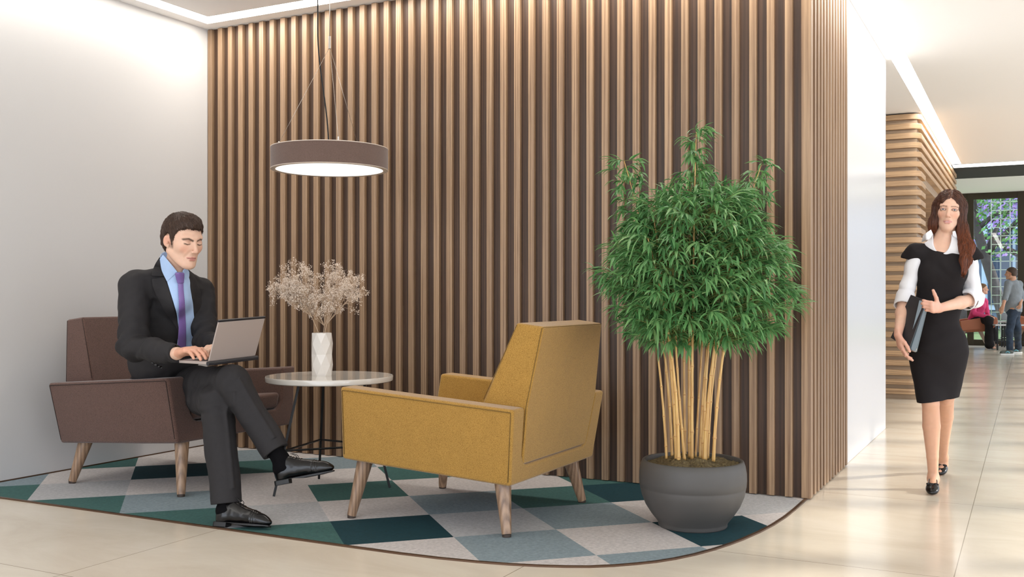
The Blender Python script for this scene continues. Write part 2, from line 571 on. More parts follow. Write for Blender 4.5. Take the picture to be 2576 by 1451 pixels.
# far glazed wall
glass = simple('window_glass', (0.9, 0.95, 0.95, 1), 0.0)
gb = glass.node_tree.nodes['Principled BSDF']
gb.inputs['Transmission Weight'].default_value = 1.0
gb.inputs['IOR'].default_value = 1.45
WY = 26.4
b = MB()
b.box(-6, 6, WY, WY + 0.12, 0, 0.14); b.box(-6, 6, WY, WY + 0.12, 3.5, 3.66)
for x0, x1 in ((-6, -5.9), (-4.6, -4.46), (-2.9, -2.76), (-1.31, -1.165), (-0.225, 0.05), (1.4, 1.54), (2.9, 3.04), (4.4, 4.6)):
    b.box(x0, x1, WY - 0.01, WY + 0.13, 0.0, 3.66)
struct(b.build('window_1', M['frame'], bevel=0.004, seg=1))
b = MB(); b.quad((-6, WY + 0.06, 0.1), (6, WY + 0.06, 0.1), (6, WY + 0.06, 3.55), (-6, WY + 0.06, 3.55))
o = b.build('window_2', glass); struct(o)

# glazed right side: posts, transoms (outside the frame, they cast the sun bars on the floor)
b = MB()
y = -3.0
while y < 26:
    b.box(XR, XR + 0.25, y, y + 0.16, 0, CEIL); y += 1.35
for z0, z1 in ((0, 0.12), (2.55, 2.65), (3.05, CEIL)):
    b.box(XR + 0.02, XR + 0.2, -3, 26.4, z0, z1)
struct(b.build('window_3', M['frame']))
# ------------------------------------------------------------------ armchairs
F_YEL = fabric('mustard_weave', srgb(142, 104, 42), srgb(186, 144, 72), 260, bump=0.4)
F_BRN = fabric('brown_weave', srgb(72, 52, 45), srgb(112, 85, 75), 260, bump=0.4)
M['leg_wood'] = wood('leg_oak', srgb(112, 86, 66), srgb(170, 138, 110), (30, 30, 3), 0.35, rnd=False)
M['leg_foot'] = simple('leg_glide', srgb(58, 46, 38), 0.5)

def make_chair(name, label, group, fab, seam, loc, rz):
    """local axes: +x = front, y = width"""
    t = empty(name, loc, label, 'armchair', 'pair of lounge armchairs', rz)
    # U-shaped shell lofted from back to front
    def ring(f, ob, zb, ot, zt, it, ib, zi, fb=0.0):
        # f at top; fb shifts the bottom
        r = 0.05
        pts = [(f + fb, -ob, zb), (f + fb, ob, zb), (f, ot, zt), (f, it, zt)]
        pts += [(f + fb * 0.75, ib + 0.006, zi + r), (f + fb * 0.8, ib - r * 0.35, zi + r * 0.3), (f + fb * 0.8, ib - r, zi)]
        pts += [(f + fb * 0.8, -ib + r, zi), (f + fb * 0.8, -ib + r * 0.35, zi + r * 0.3), (f + fb * 0.75, -ib - 0.006, zi + r)]
        pts += [(f, -it, zt), (f, -ot, zt)]
        return pts
    b = MB()
    b.loft([ring(-0.545, 0.505, 0.250, 0.560, 0.622, 0.435, 0.390, 0.335, 0.045),
            ring(-0.20, 0.510, 0.271, 0.562, 0.645, 0.435, 0.390, 0.350, 0.02),
            ring(0.20, 0.512, 0.294, 0.562, 0.672, 0.433, 0.390, 0.395, 0.01),
            ring(0.455, 0.505, 0.312, 0.556, 0.690, 0.428, 0.388, 0.425, 0.025)])
    sh = b.build('frame', fab, t, bevel=0.016, seg=4)
    # seams run round the outer side panels
    for s in (-1, 1):
        b = MB()
        b.tube([(-0.490, s * 0.5085, 0.272), (-0.530, s * 0.5585, 0.604), (-0.528, s * 0.5615, 0.608), (0.1, s * 0.5645, 0.651), (0.436, s * 0.5585, 0.672), (0.441, s * 0.557, 0.668), (0.461, s * 0.509, 0.338)], 0.0022, 5)
        b.build('piping', seam, sh, smooth=True)
    # back cushion: slab between the arms reaching down into the shell
    b = MB()
    h0, h1, h2 = 0.385, 0.428, 0.372
    b.loft([[(-0.507, -h0, 0.338), (-0.507, h0, 0.338), (-0.20, h0, 0.352), (-0.20, -h0, 0.352)],
            [(-0.551, -h1, 0.625), (-0.551, h1, 0.625), (-0.312, h1, 0.640), (-0.312, -h1, 0.640)],
            [(-0.611, -h2, 1.006), (-0.611, h2, 1.006), (-0.465, h2, 1.024), (-0.465, -h2, 1.024)]])
    bk = b.build('backrest', fab, t, bevel=0.013, seg=4)
    b = MB(); b.tube([(-0.500, -0.384, 0.355), (-0.545, -0.4275, 0.625), (-0.603, -0.373, 0.998), (-0.606, -0.362, 1.001), (-0.606, 0.362, 1.001), (-0.603, 0.373, 0.998), (-0.545, 0.4275, 0.625), (-0.500, 0.384, 0.355)], 0.0022, 5)
    b.build('piping', seam, bk, smooth=True)
    for s in (-1, 1):
        b = MB(); b.tube([(-0.315, s * 0.4275, 0.650), (-0.469, s * 0.3725, 1.014)], 0.002, 5)
        b.build('piping', seam, bk, smooth=True)
    # seat cushion
    b = MB()
    b.loft([[(-0.33, -0.381, 0.365), (-0.33, 0.381, 0.365), (0.462, 0.381, 0.432), (0.462, -0.381, 0.432)],
            [(-0.33, -0.388, 0.47), (-0.33, 0.388, 0.47), (0.478, 0.388, 0.533), (0.478, -0.388, 0.533)]])
    b.build('seat_cushion', fab, t, bevel=0.03, seg=5)
    for sx, sy in ((1, 1), (1, -1), (-1, 1), (-1, -1)):
        zt = 0.345 if sx > 0 else 0.285
        p1 = Vector((sx * 0.398, sy * 0.392, zt)); p0 = Vector((sx * 0.4555, sy * 0.4555, 0.012))
        b = MB(); b.tube([p0, p0.lerp(p1, 0.5), p1], [0.0235, 0.034, 0.045], 20)
        lg = b.build('leg', M['leg_wood'], t, smooth=True, angle=50)
        b = MB(); b.tube([p0 - Vector((0, 0, 0.0118)), p0 + (p1 - p0) * 0.01], [0.0215, 0.0225], 20)
        b.build('foot_glide', M['leg_foot'], lg, smooth=True, angle=50)
    return t
seam_y = simple('mustard_thread', srgb(112, 84, 34), 0.9)
seam_b = simple('brown_thread', srgb(52, 38, 34), 0.9)
make_chair('armchair', 'mustard yellow fabric armchair with splayed wooden legs, seen from behind', None, F_YEL, seam_y, (-2.675, 4.70, 0.004), PI)
make_chair('armchair.001', 'brown fabric armchair with splayed wooden legs under the seated man', None, F_BRN, seam_b, (-4.79, 4.70, 0.004), 0)

# ------------------------------------------------------------------ round side table
TX, TY = -3.755, 4.872
t = empty('side_table', (TX, TY, 0.004), 'round white side table on thin black legs between the armchairs', 'table')
M['gloss_white'] = simple('glossy_tabletop', srgb(222, 216, 206), 0.06, coat=0.3)
b = MB(); b.lathe([(0.0, 0.640), (0.372, 0.640), (0.380, 0.645), (0.382, 0.669), (0.379, 0.6745), (0.0, 0.6745)], 128, caps=False)
b.build('tabletop', M['gloss_white'], t, smooth=True, angle=35)
feet = []
for wx, wy in ((-3.862, 4.492), (-3.420, 5.02), (-3.985, 5.06)):
    lx, ly = wx - TX, wy - TY
    feet.append((lx, ly))
tops = [(x * 0.56, y * 0.56) for x, y in feet]
for (fx, fy), (tx, ty) in zip(feet, tops):
    b = MB(); b.tube([(fx, fy, 0.001), (tx, ty, 0.640)], 0.0095, 4)
    b.build('leg', M['black'], t)
def onleg(i, z):
    k = z / 0.640
    return (feet[i][0] + (tops[i][0] - feet[i][0]) * k, feet[i][1] + (tops[i][1] - feet[i][1]) * k, z)
for i, j in ((0, 1), (1, 2), (2, 0)):
    b = MB(); b.tube([onleg(i, 0.255), onleg(j, 0.255)], 0.0065, 6); b.build('crossbar', M['black'], t)

# faceted vase with dried flowers
VXY = (TX - 0.035, TY - 0.03)
zt = 0.004 + 0.6745
t = empty('vase', (VXY[0], VXY[1], zt), 'white faceted ceramic vase standing on the round side table', 'vase')
b = MB()
n = 7; rings = []
for L in range(5):
    r = 0.060 + (0.0045 if L in (1, 3) else 0.0)
    if L in (1, 3): r = 0.0655
    if L == 2: r = 0.0625
    off = (L % 2) * PI / n
    rings.append([(r * math.cos(2 * PI * k / n + off + 0.35), r * math.sin(2 * PI * k / n + off + 0.35), 0.258 * L / 4) for k in range(n)])
vs = [p for r_ in rings for p in r_]
fs = []
for L in range(4):
    for k in range(n):
        a, a2 = L * n + k, L * n + (k + 1) % n
        c, c2 = (L + 1) * n + k, (L + 1) * n + (k + 1) % n
        if L % 2 == 0: fs += [(a, a2, c), (a2, c2, c)]
        else: fs += [(a, a2, c2), (a, c2, c)]
fs.append(tuple(range(n))[::-1])
o_ = len(vs)
vs += [(0.055 * math.cos(2 * PI * k / n + 0.35), 0.055 * math.sin(2 * PI * k / n + 0.35), 0.258) for k in range(n)]
vs += [(0.052 * math.cos(2 * PI * k / n + 0.35), 0.052 * math.sin(2 * PI * k / n + 0.35), 0.02) for k in range(n)]
for k in range(n):
    k2 = (k + 1) % n
    fs.append((4 * n + k, 4 * n + k2, o_ + k2, o_ + k))
    fs.append((o_ + k, o_ + k2, o_ + n + k2, o_ + n + k))
fs.append(tuple(o_ + n + k for k in range(n)))
b._add(vs, fs)
b.build('body', simple('white_porcelain', srgb(226, 220, 212), 0.35), t)

M['dry_stem'] = simple('dried_stem', srgb(196, 172, 146), 0.8)
M['dry_bloom'] = simple('dried_blossom', srgb(222, 206, 190), 0.7)
def sprig(name, label, root, base_dir, targets, seed, spread, trunk):
    rg = random.Random(seed)
    st, bl = MB(), MB()
    def blossom(p, s):
        vs = [(p.x + s * x, p.y + s * y, p.z + s * z) for x, y, z in ((1, 0, 0), (-1, 0, 0), (0, 1, 0), (0, -1, 0), (0, 0, 1), (0, 0, -1))]
        bl._add(vs, [(0, 2, 4), (2, 1, 4), (1, 3, 4), (3, 0, 4), (2, 0, 5), (1, 2, 5), (3, 1, 5), (0, 3, 5)])
    def branch(p, d, ln, r, lev):
        mid = p + d * ln * 0.5 + Vector((rg.uniform(-1, 1), rg.uniform(-1, 1), rg.uniform(-1, 1))) * ln * 0.06
        q = p + d * ln
        st.tube([p, mid, q], [r, r * 0.85, r * 0.7], 4 if lev < 2 else 3, caps=False)
        if lev >= 4:
            blossom(q, rg.uniform(0.0018, 0.0038) if rg.random() < .8 else .0012); return
        kids = [3, 3, 4, 4][lev] + (1 if rg.random() < 0.3 else 0)
        for _ in range(kids):
            nd = (d + Vector((rg.gauss(0, 1), rg.gauss(0, 1), rg.gauss(0, 1) * 0.8)) * spread * (0.8 + 0.32 * lev)).normalized()
            if lev < 2: nd = (nd + Vector((0, 0, 0.15))).normalized()
            branch(q if rg.random() < 0.75 else mid.lerp(q, 0.5), nd, ln * rg.uniform(0.5, 0.8) if lev > 0 else rg.uniform(0.05, 0.075), r * 0.62, lev + 1)
    st.tube(trunk, [0.0021] * (len(trunk) - 1) + [0.0017], 6)
    p0 = Vector(trunk[-1])
    for tg in targets:
        tg = Vector(tg)
        d = (tg - p0); ln = d.length
        side = Vector((rg.uniform(-1, 1), rg.uniform(-1, 1), rg.uniform(-.3, .8))) * ln * 0.08
        q = p0 + d
        st.tube([p0, p0 + d * 0.5 + side, q], [0.0014, 0.0011, 0.0009], 4, caps=False)
        for _ in range(5):
            nd = (d.normalized() + Vector((rg.gauss(0, .55), rg.gauss(0, .55), rg.gauss(0, .45)))).normalized()
            branch(p0 + d * rg.uniform(0.62, 1.0) + side * 0.3, nd, rg.uniform(0.032, 0.05), 0.0008, 1)
    t = empty(name, root, label, 'dried flowers', 'dried sprigs in the white vase')
    st.build('stems', M['dry_stem'], t)
    bl.build('blossoms', M['dry_bloom'], t)
# cam-right / toward-camera axes help lay the two lobes of the bouquet across the view
RX, RY = CT, ST
def q(r_, z, d_=0.0): return (r_ * RX - d_ * ST, r_ * RY + d_ * CT, z)
rg0 = random.Random(11)
def lobe(c, rad, n, z): return [q(c + rg0.uniform(-1, 1) * rad, z + rg0.uniform(-1, 1) * rad * .75, rg0.uniform(-1, 1) * rad) for _ in range(n)]
sprig('dried_flower', 'dried cream sprig leaning left out of the white vase', (VXY[0], VXY[1], zt), None,
      lobe(-0.17, .085, 13, .50) + lobe(-0.14, .05, 4, .57), 5, 0.42, [q(-0.012, 0.02), q(-0.02, 0.258), q(-0.065, 0.36)])
sprig('dried_flower', 'dried cream sprig standing upright in the middle of the white vase', (VXY[0], VXY[1], zt), None,
      lobe(-0.01, .09, 12, .44), 8, 0.42, [q(0.0, 0.02, .01), q(0.008, 0.258, .01), q(0.012, 0.30, .01)])
sprig('dried_flower', 'dried cream sprig leaning right out of the white vase', (VXY[0], VXY[1], zt), None,
      lobe(0.14, .075, 11, .52) + lobe(0.09, .05, 3, .58), 9, 0.42, [q(0.01, 0.02, -.01), q(0.018, 0.258, -.01), q(0.03, 0.31, -.01)])

# ------------------------------------------------------------------ pendant lamp
t = empty('pendant_lamp', (TX, TY, 1.919), 'round drum pendant lamp with brown fabric band hanging over the side table', 'lamp')
M['shade'] = fabric('lamp_band_fabric', srgb(92, 74, 66), srgb(120, 99, 90), 420, bump=0.3)
R = 0.35
b = MB(); b.lathe([(R - 0.004, 0.004), (R, 0.004), (R, 0.128), (R - 0.004, 0.128)], 128, caps=False)
b._add([], [])
b.build('shade', M['shade'], t, smooth=True, angle=40)
b = MB(); b.lathe([(R - 0.030, 0.0), (R - 0.001, 0.0), (R + 0.001, 0.003), (R - 0.002, 0.006), (R - 0.030, 0.006)], 128, caps=False)
b.lathe([(R - 0.012, 0.124), (R + 0.001, 0.127), (R + 0.001, 0.131), (R - 0.012, 0.131), ], 128, caps=False)
b.build('rim', simple('cream_rim', srgb(214, 200, 186), 0.4), t, smooth=True, angle=40)
b = MB(); b.lathe([(0.0, 0.004), (R - 0.028, 0.002)], 96, caps=False)
b.build('diffuser', simple('lamp_diffuser', (0.95, 0.95, 0.95, 1), 0.4, emis=(1, 0.93, 0.84, 1), estr=PEND), t, smooth=True)
b = MB(); b.lathe([(0.0, 0.122), (R - 0.004, 0.122), (R - 0.004, 0.126), (0.0, 0.126)], 96, caps=False)
b.build('top_plate', simple('lamp_top', srgb(60, 52, 48), 0.6), t, smooth=True, angle=40)
ZG = 0.735      # gripper height above the rim
b = MB(); b.tube([(0, 0, ZG + 0.0), (0, 0, ZG + 0.075)], 0.0085, 16); b.build('cable_gripper', M['steel'], t, smooth=True, angle=40)
b = MB(); b.tube([(0, 0, ZG + 0.07), (0, 0, CEIL - 1.919)], 0.0028, 8); b.build('suspension_rod', M['steel'], t, smooth=True)
for a in (228, 317, 89):
    ex, ey = R * 0.86 * math.cos(math.radians(a)), R * 0.86 * math.sin(math.radians(a))
    b = MB(); b.tube([(0, 0, ZG + 0.01), (ex, ey, 0.15)], 0.0011, 5)
    wv = b.build('suspension_wire', M['steel'], t, smooth=True)
    b = MB(); b.tube([(ex, ey, 0.126), (ex, ey, 0.158)], 0.006, 12); b.build('wire_anchor', M['steel'], t, smooth=True, angle=40)
b = MB()
pts = []
for k in range(25):
    s = k / 24
    z = 0.126 + s * (CEIL - 1.919 - 0.126)
    sw = 0.5 - 0.5 * math.cos(min(1, s / 0.62) * PI)
    pts.append((q(-0.012 - 0.066 * sw, z, 0.03)[0], q(-0.012 - 0.066 * sw, z, 0.03)[1], z))
b.tube(pts, 0.0042, 8); b.build('power_cord', M['black'], t, smooth=True)
b = MB(); b.lathe([(0.0, CEIL - 1.919 - 0.03), (0.05, CEIL - 1.919 - 0.03), (0.055, CEIL - 1.919 - 0.001), (0, CEIL - 1.919 - 0.001)], 32, (-0.04, 0, 0), caps=False)
b.build('ceiling_rose', simple('white_plastic', srgb(225, 225, 225), 0.4), t, smooth=True, angle=40)
# ------------------------------------------------------------------ bamboo in a round pot
PX, PY = -1.50, 4.886
t = empty('plant_pot', (PX, PY, 0.004), 'dark grey round planter bowl standing on the carpet by the slat wall', 'plant pot')
M['pot'] = simple('matt_grey_stoneware', srgb(78, 75, 72), 0.55, var=0.05, vscale=8)
prof = [(0.0, 0.0), (0.168, 0.0), (0.172, 0.006), (0.172, 0.018), (0.176, 0.026), (0.205, 0.062), (0.235, 0.108), (0.255, 0.158), (0.2625, 0.196), (0.2615, 0.200), (0.2645, 0.2035),
        (0.267, 0.235), (0.266, 0.270), (0.260, 0.305), (0.252, 0.328), (0.245, 0.333), (0.236, 0.330), (0.233, 0.315), (0.233, 0.285), (0.0, 0.285)]
b = MB(); b.lathe(prof, 128, caps=False); b.build('bowl', M['pot'], t, smooth=True, angle=60)
# mossy soil
m, nt, bs = new_mat('moss_soil')
v = coords(nt)
no = N(nt, 'ShaderNodeTexNoise'); no.inputs['Scale'].default_value = 55; no.inputs['Detail'].default_value = 9; no.inputs['Roughness'].default_value = 0.75; no.inputs['Distortion'].default_value = 2.0
nt.links.new(v, no.inputs['Vector'])
r = ramp(nt, no.outputs['Fac'], [(0.35, srgb(42, 34, 20)), (0.5, srgb(104, 88, 56)), (0.68, srgb(158, 140, 98))])
nt.links.new(r.outputs['Color'], bs.inputs['Base Color']); bs.inputs['Roughness'].default_value = 0.95
bp = N(nt, 'ShaderNodeBump'); bp.inputs['Strength'].default_value = 1.0; bp.inputs['Distance'].default_value = 0.006
nt.links.new(no.outputs['Fac'], bp.inputs['Height']); nt.links.new(bp.outputs['Normal'], bs.inputs['Normal'])
b = MB(); rings = []
for i in range(0, 29):
    rr_ = 0.232 * i / 28
    ring = []
    for k in range(96):
        a = 2 * PI * k / 96
        x, y = rr_ * math.cos(a), rr_ * math.sin(a)
        h = 0.307 + 0.034 * (mnoise.noise((x * 9 + 3, y * 9, 0.3)) + 0.6) * (1 - (rr_ / 0.25) ** 3) + 0.012 * mnoise.noise((x * 38, y * 38, 5)) + 0.006 * mnoise.noise((x * 90, y * 90, 1))
        ring.append((x, y, h))
    rings.append(ring)
b.loft(rings, True, False)
soil = b.build('soil', m, None, smooth=True, loc=(PX, PY, 0.004)); tag(soil, 'mossy brown soil filling the dark grey planter bowl', 'soil')

t = empty('bamboo_plant', (PX, PY, 0.31), 'tall leafy bamboo plant with yellow canes growing in the grey planter', 'plant')
def pl(px, py, dd=0.0):
    p = cw(px, py, 5.05 + dd)
    return Vector((p[0] - PX, p[1] - PY, p[2] - 0.31))
M['cane'] = wood('bamboo_cane', srgb(186, 138, 78), srgb(226, 188, 118), (40, 40, 2.5), 0.35, rnd=False, contrast=.8)
M['node'] = simple('bamboo_node', srgb(196, 148, 92), 0.5)
M['cane_up'] = simple('bamboo_shoot', srgb(150, 112, 58), 0.5, var=0.15, vscale=20)
cane_spec = [  # base px, px at y=860, depth offset, radius, top (px, py)
    (1677, 1651, 0.05, .0072, (1600, 560)), (1691, 1668, 0.10, .0078, (1570, 405)), (1702, 1683, 0.0, .0105, (1640, 520)), (1707, 1685, -0.07, .0095, (1630, 600)),
    (1722, 1700, -0.02, .0075, (1690, 520)), (1724, 1720, 0.13, .0072, (1715, 480)), (1735, 1734, 0.09, .0085, (1738, 430)), (1741, 1742, 0.02, .0085, (1752, 325)),
    (1750, 1767, 0.11, .0062, (1800, 480)), (1761, 1781, 0.08, .0068, (1850, 470)), (1773, 1800, -0.01, .0112, (1862, 560)), (1768, 1784, 0.04, .0078, (1830, 520)), (1781, 1806, 0.06, .0065, (1915, 415)), (1795, 1824, -0.05, .0090, (1880, 600))]
rg = random.Random(21)
canes = []
for bx, mx_, dd, r0, (tx, ty) in cane_spec:
    p0 = pl(bx, 1172 - dd * 120, dd * 0.8); p1 = pl(mx_, 860, dd * 1.2); p2 = pl(tx, ty, dd * 1.6)
    p0.z = 0.02
    pts, rad, nodes_at = [], [], []
    nseg = 48
    nodes = [i for i in range(nseg + 1)]
    L = (p1 - p0).length + (p2 - p1).length
    nn = rg.uniform(0.14, 0.19)
    for i in range(0, 97):
        s = i / 96
        # quadratic through p0, p1, p2
        s1 = (p1 - p0).length / L
        a = p0 * ((s - s1) * (s - 1) / (s1)) + p1 * (s * (s - 1) / (s1 * (s1 - 1))) + p2 * (s * (s - s1) / (1 - s1))
        pts.append(a)
        d = ((s * L + bx * 0.013) % nn) / nn
        bulge = 1.0 + 0.22 * math.exp(-((d - 0.5) * 16) ** 2)
        rad.append(r0 * (1 - 0.70 * s) * bulge)
        if abs(d - 0.5) * nn < L / 190 and (not nodes_at or i - nodes_at[-1][0] > 3): nodes_at.append((i, r0 * (1 - 0.70 * s)))
    canes.append((pts, rad, dd))
    # finer ring spacing near the nodes
    b = MB(); b.tube(pts, rad, 12)
    cn = b.build('cane', M['cane'], t, smooth=True)
    for i, rr_ in nodes_at:
        if 1 < i < 60:
            dv = (pts[i + 1] - pts[i - 1]).normalized(); b = MB()
            b.tube([pts[i] - dv * .0035, pts[i] - dv * .0015, pts[i] + dv * .001, pts[i] + dv * .0035], [rr_ * 1.05, rr_ * 1.32, rr_ * 1.30, rr_ * 1.05], 12)
            b.build('node_ring', M['node'], cn, smooth=True)
m, nt, bs = new_mat('bamboo_leaf')
at = N(nt, 'ShaderNodeAttribute', attribute_name='rnd')
r = ramp(nt, at.outputs['Fac'], [(0.0, srgb(52, 98, 54)), (0.4, srgb(90, 144, 84)), (0.75, srgb(132, 176, 112)), (1.0, srgb(180, 202, 146))])
nt.links.new(r.outputs['Color'], bs.inputs['Base Color']); bs.inputs['Roughness'].default_value = 0.4
bs.inputs['Subsurface Weight'].default_value = 0.0
tr = N(nt, 'ShaderNodeBsdfTranslucent'); nt.links.new(r.outputs['Color'], tr.inputs['Color'])
ms = N(nt, 'ShaderNodeMixShader'); ms.inputs[0].default_value = 0.22
nt.links.new(bs.outputs[0], ms.inputs[1]); nt.links.new(tr.outputs[0], ms.inputs[2])
nt.links.new(ms.outputs[0], nt.nodes['Material Output'].inputs['Surface'])
M['leaf'] = m
lf, tw = MB(), MB()
def leaf(p, d, ln, w, droop):
    d = d.normalized()
    side = d.cross(Vector((0, 0, 1)))
    side = side.normalized() if side.length > 0.05 else Vector((1, 0, 0))
    side = (side + Vector((0, 0, rg.uniform(-.5, .5)))).normalized()
    lf.rv = min(1, max(0, rg.gauss(0.5, 0.24)))
    vs = []
    q_ = Vector(p); dd_ = d.copy()
    n = 6
    W = [0.12, 0.75, 1.0, 0.85, 0.5, 0.0]
    for i in range(n):
        up = side.cross(dd_).normalized()
        ww = w * W[i] * 0.5
        vs += [q_ - side * ww + up * ww * 0.35, q_, q_ + side * ww + up * ww * 0.35]
        q_ = q_ + dd_ * (ln / (n - 1))
        dd_ = (dd_ + Vector((0, 0, -droop))).normalized()
    fs = []
    for i in range(n - 1):
        fs += [(3 * i, 3 * i + 1, 3 * i + 4, 3 * i + 3), (3 * i + 1, 3 * i + 2, 3 * i + 5, 3 * i + 4)]
    lf._add(vs, fs)
def env(z):          # foliage radius by height above the root (room height z)
    tab = [(0.86, .10), (0.92, .30), (1.02, .42), (1.12, .49), (1.25, .515), (1.38, .485), (1.48, .42), (1.58, .33), (1.66, .22), (1.75, .15), (2.05, .05)]
    for (z0, r0), (z1, r1) in zip(tab, tab[1:]):
        if z0 <= z <= z1: return r0 + (r1 - r0) * (z - z0) / (z1 - z0)
    return 0.05
cen = Vector((0.02 * CT, 0.02 * ST, 0))
def twig(p, d, ln, nleaf, ll=(.075, .13)):
    pts = [p]; q_ = p.copy(); dd_ = d.normalized()
    for i in range(4):
        q_ = q_ + dd_ * ln / 4; pts.append(q_.copy()); dd_ = (dd_ + Vector((0, 0, -0.10))).normalized()
    tw.tube(pts, [0.0014, 0.0012, 0.001, 0.0008, 0.0006], 4, caps=False)
    for i in range(nleaf):
        s = rg.uniform(0.25, 1.0) if i else 1.0
        k = min(3, int(s * 4)); a = pts[k].lerp(pts[k + 1], s * 4 - k)
        tdir = (pts[k + 1] - pts[k]).normalized()
        ld = (tdir + Vector((rg.gauss(0, .55), rg.gauss(0, .55), rg.gauss(-.1, .40)))).normalized()
        leaf(a, ld, rg.uniform(*ll), rg.uniform(0.011, 0.0165), rg.uniform(0.10, 0.34))
for (pts, rad, dd) in canes:
    top = pts[-1]
    for i in range(30, 97, 2):
        p = pts[i]; z = p.z + 0.31
        if z < 0.93: continue
        spire = z > 1.60
        R_ = env(z)
        for _ in range(3):
            a = rg.uniform(0, 2 * PI)
            dirv = Vector((math.cos(a), math.sin(a), rg.uniform(-.15, .55)))
            out = Vector((p.x, p.y, 0)) - cen
            if out.length > 0.02 and not spire: dirv = dirv + Vector((out.x, out.y, 0)).normalized() * 0.5
            if spire: ln = rg.uniform(0.04, 0.10) * (1.3 if z < 1.8 else 0.8)
            else:
                room = max(0.04, R_ - (Vector((p.x, p.y, 0)) - cen).length)
                ln = room * rg.uniform(0.3, 0.85)
            twig(p, dirv, ln, 7 if spire else rg.randint(5, 8), (.055, .095) if spire else (.07, .125))
# shell of arching twigs that gives the bush its rounded outline
for k in range(420):
    z = rg.uniform(0.95, 1.66)
    R_ = env(z + 0.03)
    a = rg.uniform(0, 2 * PI)
    rr_ = R_ * rg.uniform(0.45, 0.86)
    p = cen + Vector((math.cos(a) * rr_, math.sin(a) * rr_, z - 0.31))
    root = cen + Vector((math.cos(a) * rr_ * .35, math.sin(a) * rr_ * .35, z - 0.31 - 0.05))
    d = (p - root)
    tw.tube([root, p], [0.0016, 0.0012], 4, caps=False)
    twig(p, d.normalized() + Vector((0, 0, 0.15)), rg.uniform(.04, .09), rg.randint(6, 9), (.075, .13))
lf.build('foliage', M['leaf'], t, rnd=True)
tw.build('twigs', simple('bamboo_twig', srgb(112, 118, 62), 0.6), t)
print('leaves', len(lf.f) // 10)
# ------------------------------------------------------------------ implicit-surface modelling for bodies and clothes
f32 = np.float32
HR = 1.0      # mesh resolution factor for figures
def V3(*a): return np.array(a, dtype=float)
def nz(v): return v / (np.linalg.norm(v) + 1e-12)

_rs = np.random.RandomState(4)
_HT = _rs.rand(4096).astype(f32)
def vnoise(P, sc, seed=0):
    Q = P * sc + seed * 17.3
    I = np.floor(Q).astype(np.int64); Fq = (Q - I).astype(f32)
    Fq = Fq * Fq * (3 - 2 * Fq)
    def h(i, j, k):
        return _HT[((i * 73856093) ^ (j * 19349663) ^ (k * 83492791)) & 4095]
    x, y, z = I[:, 0], I[:, 1], I[:, 2]
    fx, fy, fz = Fq[:, 0], Fq[:, 1], Fq[:, 2]
    c00 = h(x, y, z) * (1 - fx) + h(x + 1, y, z) * fx
    c10 = h(x, y + 1, z) * (1 - fx) + h(x + 1, y + 1, z) * fx
    c01 = h(x, y, z + 1) * (1 - fx) + h(x + 1, y, z + 1) * fx
    c11 = h(x, y + 1, z + 1) * (1 - fx) + h(x + 1, y + 1, z + 1) * fx
    return (c00 * (1 - fy) + c10 * fy) * (1 - fz) + (c01 * (1 - fy) + c11 * fy) * fz - 0.5

